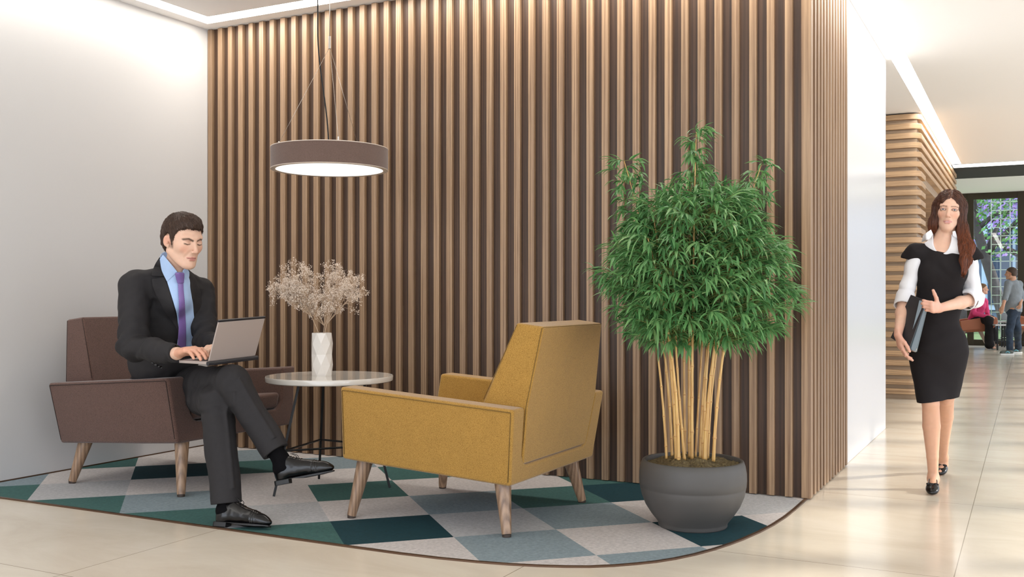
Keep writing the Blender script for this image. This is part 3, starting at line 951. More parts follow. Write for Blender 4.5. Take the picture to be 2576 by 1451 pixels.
class Sdf:
    def __init__(self): self.ops = []
    def _push(self, fn, c, R, k, op): self.ops.append((fn, np.array(c, dtype=float), float(R), float(k), op)); return self
    def cap(self, a, b, ra, rb, k=0.02, op='+'):
        a, b = np.array(a, float), np.array(b, float)
        ab = b - a; L2 = max(1e-9, float(ab @ ab))
        def fn(P):
            t = np.clip(((P - a) @ ab) / L2, 0, 1)
            return np.linalg.norm(P - a - t[:, None] * ab, axis=1) - (ra + (rb - ra) * t)
        return self._push(fn, (a + b) / 2, math.sqrt(L2) / 2 + max(ra, rb), k, op)
    def ecap(self, a, b, ra, rb, flat, sq, k=0.02, op='+'):
        """capsule squashed along direction 'flat' by factor sq (<1 = thinner)"""
        a, b, flat = np.array(a, float), np.array(b, float), nz(np.array(flat, float))
        def tr(P): return P + np.outer((P - a) @ flat, flat) * (1.0 / sq - 1.0) if P.ndim == 2 else P
        b2 = b + ((b - a) @ flat) * flat * (1.0 / sq - 1.0)
        ab = b2 - a; L2 = max(1e-9, float(ab @ ab))
        def fn(P):
            Q = tr(P)
            t = np.clip(((Q - a) @ ab) / L2, 0, 1)
            return (np.linalg.norm(Q - a - t[:, None] * ab, axis=1) - (ra + (rb - ra) * t)) * (sq * 0.5 + 0.5)
        return self._push(fn, (a + b) / 2, np.linalg.norm(b - a) / 2 + max(ra, rb), k, op)
    def ell(self, c, r, k=0.02, op='+', R=None):
        c, r = np.array(c, float), np.array(r, float)
        Rm = np.eye(3) if R is None else np.array(R, float)      # rows = local axes
        def fn(P):
            Q = (P - c) @ Rm.T
            k0 = np.linalg.norm(Q / r, axis=1); k1 = np.linalg.norm(Q / (r * r), axis=1)
            return k0 * (k0 - 1) / np.maximum(k1, 1e-6)
        return self._push(fn, c, max(r), k, op)
    def box(self, c, h, rd=0.005, k=0.005, op='+', R=None):
        c, h = np.array(c, float), np.array(h, float)
        Rm = np.eye(3) if R is None else np.array(R, float)
        def fn(P):
            q = np.abs((P - c) @ Rm.T) - (h - rd)
            return np.linalg.norm(np.maximum(q, 0), axis=1) + np.minimum(q.max(axis=1), 0) - rd
        return self._push(fn, c, np.linalg.norm(h), k, op)
    def fun(self, fn, c, R, k=0.0, op='f'):
        return self._push(fn, c, R, k, op)
    def plane(self, p, n, c, R, k=0.004):
        """cut away everything on the side n points to"""
        p, n = np.array(p, float), nz(np.array(n, float))
        c_ = np.array(c, float)
        return self._push(lambda P: np.maximum(-((P - p) @ n), np.linalg.norm(P - c_, axis=1) - R), c, R, k, '-')
    def __call__(self, P, margin=0.05):
        d = np.full(len(P), 1.0)
        for fn, c, R, k, op in self.ops:
            if margin is None: idx = slice(None); Q = P
            else:
                m = ((P - c) ** 2).sum(axis=1) < (R + margin + k) ** 2
                idx = np.nonzero(m)[0]
                if len(idx) == 0: continue
                Q = P[idx]
            if op == 'f':
                d[idx] = fn(Q, d[idx]); continue
            e = fn(Q); a = d[idx]
            if op == '+':
                if k > 0:
                    h = np.maximum(k - np.abs(a - e), 0) / k
                    d[idx] = np.minimum(a, e) - h * h * k * 0.25
                else: d[idx] = np.minimum(a, e)
            elif op == '-':
                e = -e
                if k > 0:
                    h = np.maximum(k - np.abs(a - e), 0) / k
                    d[idx] = np.maximum(a, e) + h * h * k * 0.25
                else: d[idx] = np.maximum(a, e)
            elif op == '&':
                if k > 0:
                    h = np.maximum(k - np.abs(a - e), 0) / k
                    d[idx] = np.maximum(a, e) + h * h * k * 0.25
                else: d[idx] = np.maximum(a, e)
        return d

def surface_nets(sdf, lo, hi, h, B=8, project=2):
    lo = np.array(lo, float); hi = np.array(hi, float)
    nb = np.ceil((hi - lo) / (h * B)).astype(int)
    g = np.stack(np.meshgrid(*[np.arange(n) for n in nb], indexing='ij'), -1).reshape(-1, 3)
    cen = lo + (g + 0.5) * h * B
    dc = sdf(cen, 0.25)
    act = g[np.abs(dc) < h * B * 0.87 * 1.7]
    if len(act) == 0: return np.zeros((0, 3)), np.zeros((0, 4), int)
    loc = np.stack(np.meshgrid(*[np.arange(B + 1)] * 3, indexing='ij'), -1).reshape(-1, 3)
    verts, keys, quads = [], [], []
    NN = (nb.max() + 2) * B + 4
    def key(c): return (c[..., 0].astype(np.int64) * NN + c[..., 1]) * NN + c[..., 2]
    CH = 1500
    corner = np.array([(i, j, k) for i in (0, 1) for j in (0, 1) for k in (0, 1)])
    edges = [(a, b) for a in range(8) for b in range(a + 1, 8) if np.abs(corner[a] - corner[b]).sum() == 1]
    for s in range(0, len(act), CH):
        A = act[s:s + CH]
        P = lo + (A[:, None, :] * B + loc[None]) * h
        d = sdf(P.reshape(-1, 3), 0.05).reshape(len(A), B + 1, B + 1, B + 1)
        sg = d < 0
        c8 = np.stack([d[:, i:B + i, j:B + j, k:B + k] for i, j, k in corner], -1)
        s8 = c8 < 0
        n = s8.sum(-1)
        bi, ci, cj, ck = np.nonzero((n > 0) & (n < 8))
        if len(bi) == 0: continue
        v8 = c8[bi, ci, cj, ck]; ss = v8 < 0
        acc = np.zeros((len(bi), 3)); cnt = np.zeros(len(bi))
        for a, b_ in edges:
            m = ss[:, a] != ss[:, b_]
            t = np.zeros(len(bi)); t[m] = v8[m, a] / (v8[m, a] - v8[m, b_])
            acc[m] += corner[a] + (corner[b_] - corner[a]) * t[m, None]
            cnt[m] += 1
        cell = A[bi] * B + np.stack([ci, cj, ck], -1)
        verts.append(lo + (cell + acc / cnt[:, None]) * h)
        keys.append(key(cell))
        # quads for edges starting at the cell's min corner
        for ax in range(3):
            o = np.eye(3, dtype=int)[ax]
            s0 = sg[bi, ci, cj, ck]; s1 = sg[bi, ci + o[0], cj + o[1], ck + o[2]]
            m = s0 != s1
            if not m.any(): continue
            c = cell[m]; u = np.eye(3, dtype=int)[(ax + 1) % 3]; w = np.eye(3, dtype=int)[(ax + 2) % 3]
            q = np.stack([key(c), key(c - u), key(c - u - w), key(c - w)], 1)
            fl = ~s0[m]
            q[fl] = q[fl][:, ::-1]
            quads.append(q)
    V = np.concatenate(verts); K = np.concatenate(keys); Q = np.concatenate(quads)
    o = np.argsort(K); K = K[o]; V = V[o]
    K, ui = np.unique(K, return_index=True); V = V[ui]
    idx = np.searchsorted(K, Q); idx = np.clip(idx, 0, len(K) - 1)
    ok = (K[idx] == Q).all(axis=1)
    idx = idx[ok]
    for _ in range(project):
        e = h * 0.25
        d0 = sdf(V)
        gr = np.stack([sdf(V + np.eye(3)[a] * e) - d0 for a in range(3)], 1)
        gn = np.linalg.norm(gr, axis=1)
        okv = gn > 1e-9
        step = np.zeros_like(V)
        step[okv] = -gr[okv] / gn[okv][:, None] * np.clip(d0[okv] / np.maximum(gn[okv] / e, 0.3), -h * .5, h * .5)[:, None]
        V = V + step
    return V, idx[:, ::-1]

def np_mesh(name, V, Q, mats, parent=None, col=None, smooth=True, midx=None):
    me = bpy.data.meshes.new(name)
    me.vertices.add(len(V)); me.vertices.foreach_set('co', np.asarray(V, f32).ravel())
    nq = len(Q); w = Q.shape[1]
    me.loops.add(nq * w); me.loops.foreach_set('vertex_index', Q.astype(np.int32).ravel())
    me.polygons.add(nq)
    me.polygons.foreach_set('loop_start', np.arange(0, nq * w, w, dtype=np.int32))
    me.polygons.foreach_set('loop_total', np.full(nq, w, dtype=np.int32))
    if smooth: me.polygons.foreach_set('use_smooth', np.ones(nq, bool))
    for m in (mats if isinstance(mats, (list, tuple)) else [mats]): me.materials.append(m)
    if midx is not None: me.polygons.foreach_set('material_index', midx.astype(np.int32))
    if col is not None:
        a = me.color_attributes.new('tint', 'FLOAT_COLOR', 'POINT')
        c = np.ones((len(V), 4), f32); c[:, :col.shape[1]] = col
        a.data.foreach_set('color', c.ravel())
    me.update(calc_edges=True); me.validate()
    o = bpy.data.objects.new(name, me); COL.objects.link(o)
    if parent is not None:
        o.parent = parent
        o.matrix_parent_inverse = parent.matrix_basis.inverted()
    return o

def sdf_obj(name, sdf, lo, hi, h, mat, parent=None, colfn=None):
    V, Q = surface_nets(sdf, lo, hi, h)
    return np_mesh(name, V, Q, mat, parent, colfn(V) if colfn else None)

def tinted(name, rough=0.5, spec=0.4, sss=0.0, bump=0.0, bscale=400, sheen=0.0):
    m, nt, b = new_mat(name)
    at = N(nt, 'ShaderNodeAttribute', attribute_name='tint')
    nt.links.new(at.outputs['Color'], b.inputs['Base Color'])
    b.inputs['Roughness'].default_value = rough
    b.inputs['Specular IOR Level'].default_value = spec
    b.inputs['Sheen Weight'].default_value = sheen
    if sss:
        b.inputs['Subsurface Weight'].default_value = sss
        b.inputs['Subsurface Radius'].default_value = (1.0, 0.35, 0.2)
        b.inputs['Subsurface Scale'].default_value = 0.008
    if bump:
        no = N(nt, 'ShaderNodeTexNoise'); no.inputs['Scale'].default_value = bscale
        nt.links.new(coords(nt), no.inputs['Vector'])
        bp = N(nt, 'ShaderNodeBump'); bp.inputs['Strength'].default_value = bump; bp.inputs['Distance'].default_value = 0.001
        nt.links.new(no.outputs['Fac'], bp.inputs['Height']); nt.links.new(bp.outputs['Normal'], b.inputs['Normal'])
    return m
# ------------------------------------------------------------------ people: shared anatomy
M['skin'] = tinted('skin', 0.5, 0.35, 0.12, bump=0.06, bscale=900)
M['leather'] = simple('black_polished_leather', srgb(11, 10, 11), 0.24, spec=0.45, var=0.1, vscale=60, coat=0.0)
def cdir(a, b, c=0.0):
    """camera-frame direction (right, away, up) -> room direction"""
    return nz(np.array([a * CT - b * ST, a * ST + b * CT, c]))
def frame(fwd, up=(0, 0, 1), roll=0.0):
    """rows: x = own left, y = forward, z = up"""
    y = nz(np.array(fwd, float)); x = nz(np.cross(y, np.array(up, float))) * -1.0
    z = np.cross(y, x)
    if roll:
        c, s = math.cos(roll), math.sin(roll)
        x, z = x * c + z * s, z * c - x * s
    return np.array([x, y, z])
def sm(e0, e1, x):
    t = np.clip((x - e0) / (e1 - e0), 0, 1); return t * t * (3 - 2 * t)

def head_sdf(S, c, R, s, fem=False, eyes_open=False, neck=None):
    def W(x, y, z): return c + (np.array([x, y, z]) * s) @ R
    def E(x, y, z, rx, ry, rz, k=.012, op='+', Rl=None):
        S.ell(W(x, y, z), np.array([rx, ry, rz]) * s, k * s, op, R if Rl is None else Rl @ R)
    def C(a, b_, ra, rb, k=.012, op='+'): S.cap(W(*a), W(*b_), ra * s, rb * s, k * s, op)
    jw = 0.80 if fem else 1.0
    E(0, -.014, .036, .075, .093, .082)
    E(0, .022, .010, .064 * (.9 if fem else 1), .068, .075, .02)
    E(0, .030, -.035, .055 * jw, .056, .072, .02)
    for q_ in (-1, 1):
        C((q_ * .056 * jw, -.004, -.048), (q_ * .020 * jw, .062, -.098), .017, .015, .03)
        E(q_ * .045 * (.84 if fem else 1), .052, -.018, .017, .020, .018, .025)                       # cheekbone
        C((q_ * .010, .0835, .026), (q_ * .042, .070, .030), .0095 if not fem else .008, .008, .014)   # brow
    E(0, .070, -.101, .018 * (0.9 if fem else 1.0), .017, .013, .018)           # chin
    C((0, .055, -.045), (0, .060, -.085), .030 * jw, .022, .02)                  # muzzle
    for q_ in (-1, 1):
        E(q_ * .031, .099, .008, .017, .020, .013, .012, '-')                   # eye socket
        E(q_ * .0315, .0745, .007, .0155, .0155, .0135, .005)                    # lids over the eyeball
        if eyes_open:
            E(q_ * .0318, .092, .0065, .0140, .012, .0060, .002, '-')
            E(q_ * .0318, .0738, .0068, .0128, .0128, .0128, .0)                  # keep lid rim shallow
        else:
            C((q_ * .020, .0895, .0005), (q_ * .0315, .0912, -.0025), .0009, .0009, .003, '-')
            C((q_ * .0315, .0912, -.0025), (q_ * .043, .0850, .0005), .0009, .0009, .003, '-')
    C((0, .084, .022), (0, .1065, -.026), .0062, .0095, .010)                    # nose
    E(0, .1085, -.0305, .0095, .0095, .0085, .006)
    for q_ in (-1, 1):
        E(q_ * .0115, .0985, -.034, .0068, .0085, .0065, .005)
        E(q_ * .0062, .1035, -.041, .0032, .0045, .0028, .003, '-')
        C((q_ * .016, .090, -.033), (q_ * .030, .078, -.060), .0015, .0015, .012, '-')   # fold by the mouth
    # lips
    fz = 1.12 if fem else 1.0
    C((-.009, .0895, -.0600), (-.021, .0825, -.0632), .0045 * fz, .0022, .004); C((.009, .0895, -.0600), (.021, .0825, -.0632), .0045 * fz, .0022, .004)
    C((-.006, .0895, -.0600), (.006, .0895, -.0600), .0045 * fz, .0045 * fz, .003)
    C((-.010, .0880, -.0700), (.010, .0880, -.0700), .0055 * fz, .0055 * fz, .005)
    if fem:
        E(0, .0965, -.0652, .011, .0075, .0014, .002, '-')
    C((-.022, .0855, -.0648), (0, .0955, -.0648), .0009, .0011, .003, '-'); C((.022, .0855, -.0648), (0, .0955, -.0648), .0009, .0011, .003, '-')
    
    # ears
    for q_ in (-1, 1):
        a = q_ * 0.45
        Rl = np.array([[math.cos(a), math.sin(a), 0], [-math.sin(a), math.cos(a), 0], [0, 0, 1]])
        E(q_ * .0765, -.010, -.004, .0068, .0170, .0265, .005, '+', Rl)
        E(q_ * .0735, .000, -.024, .006, .009, .011, .006)
        E(q_ * .0835, -.006, -.003, .0050, .0105, .0175, .003, '-', Rl)
        E(q_ * .0800, .003, -.010, .0045, .005, .007, .003)
    # neck
    nr = .046 if fem else .047
    S.cap(W(0, -.022, -.050), W(0, -.034, -.19) if neck is None else neck, nr * s, nr * 1.06 * s, .03 * s)

def head_colors(V, base, c, R, s, fem=False, brow=(0.05, 0.03, 0.02), lip=(0.55, 0.22, 0.2)):
    L = ((V - c) @ R.T) / s
    col = np.tile(np.array(base), (len(V), 1))
    n1 = vnoise(V, 60.0, 3)[:, None] * 0.06 + vnoise(V, 220.0, 5)[:, None] * 0.04
    col = col * (1 + n1)
    def blend(m, cc, a=1.0):
        nonlocal col
        m = (m * a)[:, None]; col = col * (1 - m) + np.array(cc) * m
    def dcap(a, b_):
        a, b_ = np.array(a)[[0, 2]], np.array(b_)[[0, 2]]; ab = b_ - a
        L2 = L[:, [0, 2]]
        t = np.clip((L2 - a) @ ab / (ab @ ab), 0, 1); return np.linalg.norm(L2 - a - t[:, None] * ab, axis=1) + 10.0 * (L[:, 1] < .035)
    front = sm(.03, .05, L[:, 1])
    red = (base[0] * 0.98, base[1] * 0.68, base[2] * 0.62)
    for q_ in (-1, 1):
        blend(1 - sm(.008, .030, np.linalg.norm(L - np.array([q_ * .040, .075, -.025]), axis=1)), red, 0.45)
        blend(1 - sm(.010, .036, np.linalg.norm(L - np.array([q_ * .080, -.008, .0]), axis=1)), red, 0.6)
        bz = 0.0 if fem else -.0035
        bi = .0245 if fem else .0200
        d = np.minimum(dcap((q_ * .012, .085, bi + bz), (q_ * .030, .088, .0270 + bz)), dcap((q_ * .030, .088, .0270 + bz), (q_ * .048, .068, .0225 + bz)))
        w = .0046 if not fem else .0028
        blend((1 - sm(w * .55, w * 1.3, d)) * front, brow, 0.88 if not fem else 0.75)
        if fem:
            d = np.abs(np.linalg.norm((L - np.array([q_ * .0318, .085, .0065])) / np.array([.0150, .03, .0072]), axis=1) - 1)
            blend((1 - sm(.06, .36, d)) * sm(.07, .075, L[:, 1]), (0.03, 0.02, 0.02), 0.85)
            blend((1 - sm(.5, 1.1, np.linalg.norm((L - np.array([q_ * .0318, .085, .0115])) / np.array([.018, .03, .008]), axis=1))), (base[0] * .62, base[1] * .52, base[2] * .58), 0.5)
        else:
            d = np.minimum(dcap((q_ * .019, .0895, .0005), (q_ * .0315, .0915, -.0025)), dcap((q_ * .0315, .0915, -.0025), (q_ * .045, .0830, .0012)))
            blend((1 - sm(.0010, .0032, d)), (0.03, 0.015, 0.01), 0.9)
            blend((1 - sm(.4, 1.2, np.linalg.norm((L - np.array([q_ * .0318, .085, .014])) / np.array([.017, .03, .008]), axis=1))), (base[0] * .55, base[1] * .42, base[2] * .38), 0.6)  # shade of the socket under the brow, painted into the skin tint
        blend(1 - sm(.002, .005, np.linalg.norm(L - np.array([q_ * .0062, .101, -.041]), axis=1)), (0.12, 0.04, 0.03), 0.7)
    blend(1 - sm(.006, .020, np.linalg.norm(L - np.array([0, .108, -.0305]), axis=1)), red, 0.35)
    fz = 1.15 if fem else 1.0
    du = np.minimum(dcap((-.008, .091, -.0600), (-.021, .083, -.0635)), dcap((.008, .091, -.0600), (.021, .083, -.0635)))
    du = np.minimum(du, dcap((-.008, .091, -.0605), (.008, .091, -.0605)))
    dl = dcap((-.011, .089, -.0700), (.011, .089, -.0700)) - .001
    blend((1 - sm(.0026 * fz, .0050 * fz, np.minimum(du, dl))), lip, 0.8)
    blend(1 - sm(.0006, .0020, dcap((-.020, .088, -.0648), (.020, .088, -.0648)) * (np.abs(L[:, 0]) < .022) + (np.abs(L[:, 0]) >= .022)), (0.16, 0.05, 0.04), 0.8 if not fem else 0.0)
    if fem:
        blend((1 - sm(.0012, .0024, dcap((-.009, .088, -.0652), (.009, .088, -.0652)))) * (L[:, 1] < .0925), (0.75, 0.70, 0.66), 0.8)
    return col

def hand_sdf(S, w, d, t, n, s, curls, thumb, lateral=0.0):
    """w wrist, d towards the knuckles, t towards the thumb side, n out of the back of the hand; curls = 4 x 3 joint angles (index..little)"""
    d, t, n = nz(d), nz(t), nz(n)
    off = [.026, .009, -.008, -.024]; reach = [.090, .093, .088, .080]
    lens = [(.042, .025, .020), (.046, .029, .021), (.043, .027, .021), (.033, .020, .018)]
    rad = [.0098, .0100, .0095, .0085]
    S.ecap(w - d * .01 * s, w + d * .05 * s, .024 * s, .036 * s, n, 0.52, .02 * s)
    tips = []
    for i in range(4):
        K = w + (d * reach[i] + t * off[i]) * s
        S.cap(w + (d * .02 + t * off[i] * .55) * s, K, .0125 * s, .0115 * s, .012 * s)
        p = K; a = 0.0
        for j in range(3):
            a += curls[i][j]
            dd = nz(d * math.cos(a) - n * math.sin(a) + t * (off[i] * 2.0 * (1 - j * .3)) * (1 if lateral == 0 else lateral))
            q_ = p + dd * lens[i][j] * s
            S.cap(p, q_, rad[i] * (1 - .10 * j) * s, rad[i] * (0.93 - .11 * j) * s, (.006 if j == 0 else .002) * s)
            S.ell(p + n * .002 * s, np.array([1, 1, 1]) * rad[i] * (1.04 - .10 * j) * s, .004 * s)
            p = q_
        tips.append((p, dd))
    p = w + (d * .018 + t * .022) * s
    for j, (dv, ln, r0, r1) in enumerate(((thumb[0], .046, .0145, .0120), (thumb[1], .034, .0115, .0105), (thumb[2], .028, .0105, .0085))):
        dv = nz(d * dv[0] + t * dv[1] + n * dv[2]); q_ = p + dv * ln * s
        S.cap(p, q_, r0 * s, r1 * s, (.014 if j == 0 else .004) * s); p = q_
    return tips

def march(sdf, o, dv, t0, t1, step=0.004):
    """first surface hit of one ray"""
    ts = np.arange(t0, t1, step); P = o + ts[:, None] * dv
    d = sdf(P)
    k = np.nonzero(d < 0)[0]
    if len(k) == 0: return None
    k = k[0]
    if k == 0: return P[0]
    f = d[k - 1] / (d[k - 1] - d[k]); return P[k - 1] + (P[k] - P[k - 1]) * f

def ray_px(px, py):
    p = cw(px, py, 1.0); o = np.array([0, 0, CAM_H]); return o, p - o

def smooth_line(pts, n):
    pts = np.array(pts, float)
    if len(pts) == 1: return np.repeat(pts, n, axis=0)
    seg = np.r_[0, np.cumsum(np.linalg.norm(np.diff(pts, axis=0), axis=1))]
    u = np.linspace(0, seg[-1], n)
    out = np.stack([np.interp(u, seg, pts[:, i]) for i in range(2)], 1)
    for _ in range(2): out[1:-1] = (out[:-2] + 2 * out[1:-1] + out[2:]) / 4
    return out

def drape(name, sdf, left, right, mat, parent, D0, D1, off=0.003, thick=0.003, n=26, m=9, fold=None, offf=None, sub=1):
    """cloth piece between two outlines (photo coordinates), laid on a body surface and given thickness"""
    A, Bq = smooth_line(left, n), smooth_line(right, n)
    V = []; last = None
    cam_o = np.array([0, 0, CAM_H])
    for i in range(n):
        for j in range(m):
            u = j / (m - 1)
            px, py = A[i] * (1 - u) + Bq[i] * u
            o, dv = ray_px(px, py)
            h = march(sdf, o, dv, D0, D1)
            if h is None: h = o + dv * (last if last is not None else (D0 + D1) / 2)
            last = float(np.dot(h - o, dv) / np.dot(dv, dv))
            oo = off + (offf(i / (n - 1), u) if offf else 0.0)
            V.append(h - nz(dv) * oo)
    V = np.array(V).reshape(n, m, 3)
    for _ in range(2):
        W_ = V.copy(); W_[1:-1] = (V[:-2] + 2 * V[1:-1] + V[2:]) / 4; V = W_
        W_ = V.copy(); W_[:, 1:-1] = (V[:, :-2] + 2 * V[:, 1:-1] + V[:, 2:]) / 4; V = W_
    V = V.reshape(-1, 3)
    Q = np.array([(i * m + j, i * m + j + 1, (i + 1) * m + j + 1, (i + 1) * m + j) for i in range(n - 1) for j in range(m - 1)])
    o = np_mesh(name, V, Q, mat, parent)
    md = o.modifiers.new('solid', 'SOLIDIFY'); md.thickness = thick; md.offset = 0.0
    if sub:
        md = o.modifiers.new('sub', 'SUBSURF'); md.levels = sub; md.render_levels = sub
    return o

def shoe_parts(heel, toe, up, s, mat, sole_mat, parent, name='shoe', laces=True, grooves=True, h=0.0032, w=1.0, zs=1.0):
    """heel / toe: points on the sole line"""
    heel, toe = np.array(heel, float), np.array(toe, float)
    y = nz(toe - heel); x = nz(np.cross(y, up)); z = np.cross(x, y); R = np.array([x, y, z])
    k_ = np.linalg.norm(toe - heel) / 0.315
    def W(a, b_, c): return heel + (np.array([a * w, b_, c * zs]) * k_) @ R
    def W1(a, b_, c): return heel + (np.array([a * w * .90, b_, c]) * k_) @ R
    S = Sdf()
    S.ell(W(0, .040, .046), np.array([.034 * w, .040, .062 * zs]) * k_, .01, '+', R)
    S.cap(W(0, .06, .040), W(0, .20, .036), .038 * k_ * w, .036 * k_ * w, .02)
    S.cap(W(0, .085, .072), W(0, .20, .042), .030 * k_ * w, .022 * k_ * w, .03)
    S.ell(W(0, .235, .030), np.array([.037 * w, .062, .026 * zs]) * k_, .02, '+', R)
    S.ell(W(0, .275, .024), np.array([.027 * w, .040, .018 * (1 + zs) / 2]) * k_, .015, '+', R)
    S.plane(W1(0, 0, .016), -z, W(0, .15, .0), .25, .004)
    S.ell(W(0, .036, .130), np.array([.027 * w, .042, .060 * zs]) * k_, .006, '-', R)
    if grooves:
        def gr(P, d):
            L = ((P - heel) @ R.T) / k_
            for y0 in (.218, .229, .240):
                yy = L[:, 1] + 0.25 * (L[:, 0] ** 2) * 20
                d = d - 0.0022 * np.exp(-((yy - y0) / .0026) ** 2)
            return d + vnoise(P, 60, 2) * 0.0015
        S.fun(gr, W(0, .15, .03), .2 * k_)
    lo = np.minimum(heel, toe) - .09; hi = np.maximum(heel, toe) + .12
    o = sdf_obj(name, S, lo, hi, h, mat, parent)
    # sole and heel block
    b = MB()
    out = []
    for a, yy in ((.018, -.002), (.030, .010), (.034, .04), (.030, .09), (.034, .15), (.040, .20), (.038, .245), (.029, .285), (.018, .309), (.0, .315)):
        out.append((a * w, yy))
    outl = out + [(-a, yy) for a, yy in out[::-1][1:]]
    def lift(yy): return 0.0 if yy > .12 else 0.0
    b.loft([[tuple(W1(a, yy, .006 + (.004 if yy > .27 else 0) + (.008 if yy < .13 else 0))) for a, yy in outl],
            [tuple(W1(a, yy, .017)) for a, yy in outl]])
    hl = [p for p in outl if p[1] < .075]
    hl = [(.018 * w, -.002), (.030 * w, .010), (.033 * w, .04), (.031 * w, .078), (-.031 * w, .078), (-.033 * w, .04), (-.030 * w, .010), (-.018 * w, -.002)]
    b.loft([[tuple(W1(a * .95, yy, -.008)) for a, yy in hl], [tuple(W1(a, yy, .015)) for a, yy in hl]])
    so = b.build('sole', sole_mat, None, bevel=0.0015, seg=2)
    so.parent = o; so.matrix_parent_inverse = o.matrix_world.inverted()
    if laces:
        b = MB()
        for i, yy in enumerate((.098, .112, .126, .140, .153)):
            pts = []
            for u in np.linspace(-1, 1, 7):
                p0 = W(u * .020, yy, .16); hh = march(S, p0, -z, 0, .16 * k_)
                pts.append(tuple((hh if hh is not None else W(u * .02, yy, .08)) + z * .0016))
            b.tube(pts, .0017 * k_, 6)
        for sgn in (-1, 1):
            pts = []
            for u in np.linspace(0, 1, 11):
                a = u * PI * 1.9
                pts.append(tuple(W(sgn * (.004 + .018 * math.sin(a * .5)), .110 - .018 * math.sin(a) * .6 + .015 * u, .099 + .006 * math.sin(a * .8) - .012 * u)))
            b.tube(pts, .0017 * k_, 6)
        lc = b.build('laces', sole_mat, None, smooth=True)
        lc.parent = o; lc.matrix_parent_inverse = o.matrix_world.inverted()
    return o

def strands(name, sdf, V, n, length, dirfn, rad, mat, parent, colfn, seed=1, lift=.0015, steps=6, keep=None, jit=.18):
    """fine combed locks following a hair surface"""
    rs = np.random.RandomState(seed)
    if keep is not None: V = V[keep(V)]
    P = V[rs.choice(len(V), n, replace=len(V) < n)] + rs.randn(n, 3) * .0008
    e = .002; paths = [P]; st = length / steps
    ll = rs.uniform(.6, 1.25, n)[:, None]; jit = rs.randn(n, 3) * jit
    for k in range(steps):
        d0 = sdf(P); G = np.stack([sdf(P + np.eye(3)[a] * e) - d0 for a in range(3)], 1)
        G /= np.maximum(np.linalg.norm(G, axis=1), 1e-6)[:, None]
        D = dirfn(P) + jit; D -= G * (D * G).sum(1)[:, None]; D /= np.maximum(np.linalg.norm(D, axis=1), 1e-6)[:, None]
        P = P + D * st * ll - G * np.clip(d0 - lift * (1 + .6 * k / steps), -.01, .004)[:, None]
        paths.append(P)
    A = np.stack(paths, 1)                      # n, steps+1, 3
    T = np.diff(A, axis=1); T = np.concatenate([T, T[:, -1:]], 1); T /= np.maximum(np.linalg.norm(T, axis=2), 1e-9)[..., None]
    up = rs.randn(n, 1, 3); X = np.cross(T, np.broadcast_to(up, T.shape)); X /= np.maximum(np.linalg.norm(X, axis=2), 1e-9)[..., None]; Y = np.cross(T, X)
    r = rad * np.interp(np.linspace(0, 1, steps + 1), [0, .3, 1], [.6, 1, .25])
    ring = [A + (X * math.cos(a) + Y * math.sin(a)) * r[None, :, None] for a in (0, 2.094, 4.189)]
    VV = np.stack(ring, 2).reshape(-1, 3); m_ = steps + 1
    base = (np.arange(n) * m_ * 3)[:, None, None]
    k = np.arange(steps)[None, :, None] * 3; c = np.arange(3)[None, None, :]
    a0 = base + k + c; a1 = base + k + (c + 1) % 3
    Q = np.stack([a0, a1, a1 + 3, a0 + 3], -1).reshape(-1, 4)
    return np_mesh(name, VV, Q, mat, parent, colfn(VV))
# ------------------------------------------------------------------ seated man in a dark suit
M['suit'] = simple('charcoal_suit_cloth', srgb(42, 40, 41), 0.75, spec=0.25, var=0.06, vscale=40, bump=0.25, bscale=700)
M['shirt_blue'] = simple('pale_blue_shirt', srgb(172, 198, 234), 0.75, var=0.03, vscale=30)
M['rubber'] = simple('black_sole', srgb(16, 15, 15), 0.5)
M['sock'] = simple('black_sock', srgb(13, 12, 14), 0.95, spec=0.1)
m, nt, bs = new_mat('purple_striped_tie')
w = N(nt, 'ShaderNodeTexWave', wave_type='BANDS', bands_direction='DIAGONAL'); w.inputs['Scale'].default_value = 60
nt.links.new(coords(nt), w.inputs['Vector'])
r = ramp(nt, w.outputs['Fac'], [(0.3, srgb(112, 86, 148)), (0.7, srgb(140, 114, 176))])
nt.links.new(r.outputs['Color'], bs.inputs['Base Color']); bs.inputs['Roughness'].default_value = 0.4
M['tie'] = m

man = empty('person', tuple(cw(412, 1000, 6.0)[:2]) + (0.53,), 'man in dark suit and purple tie sitting cross-legged in the brown armchair', 'person')
SM = 1.23
MF = cdir(.66, -.75); ML = cdir(.75, .66)          # facing direction, own left
hc = cw(460, 606, 5.6)
HRm = frame(cdir(.79, -.61, -.22))
K = {}
K['pel'] = cw(412, 968, 6.02); K['waist'] = cw(416, 900, 5.95); K['chest'] = cw(421, 800, 5.86); K['neck'] = cw(440, 705, 5.72)
K['sR'] = cw(338, 722, 5.64); K['sL'] = cw(504, 734, 5.96)
K['eR'] = cw(337, 872, 5.55); K['wR'] = cw(446, 889, 5.30)
K['eL'] = cw(518, 858, 5.82); K['wL'] = cw(564, 872, 5.58)
K['kR'] = cw(585, 962, 5.25); K['aR'] = cw(708, 1158, 5.16)
K['kL'] = cw(545, 1010, 5.28); K['aL'] = cw(572, 1268, 5.06)
hipR = cw(412, 968, 6.20); hipL = cw(448, 985, 6.22); midR = cw(503, 966, 5.86); midL = cw(505, 1000, 5.92)
Tup = nz(K['neck'] - K['pel']); RT = np.array([ML, nz(np.cross(Tup, ML)) * 1.0, Tup])
if RT[1] @ MF < 0: RT[1] *= -1

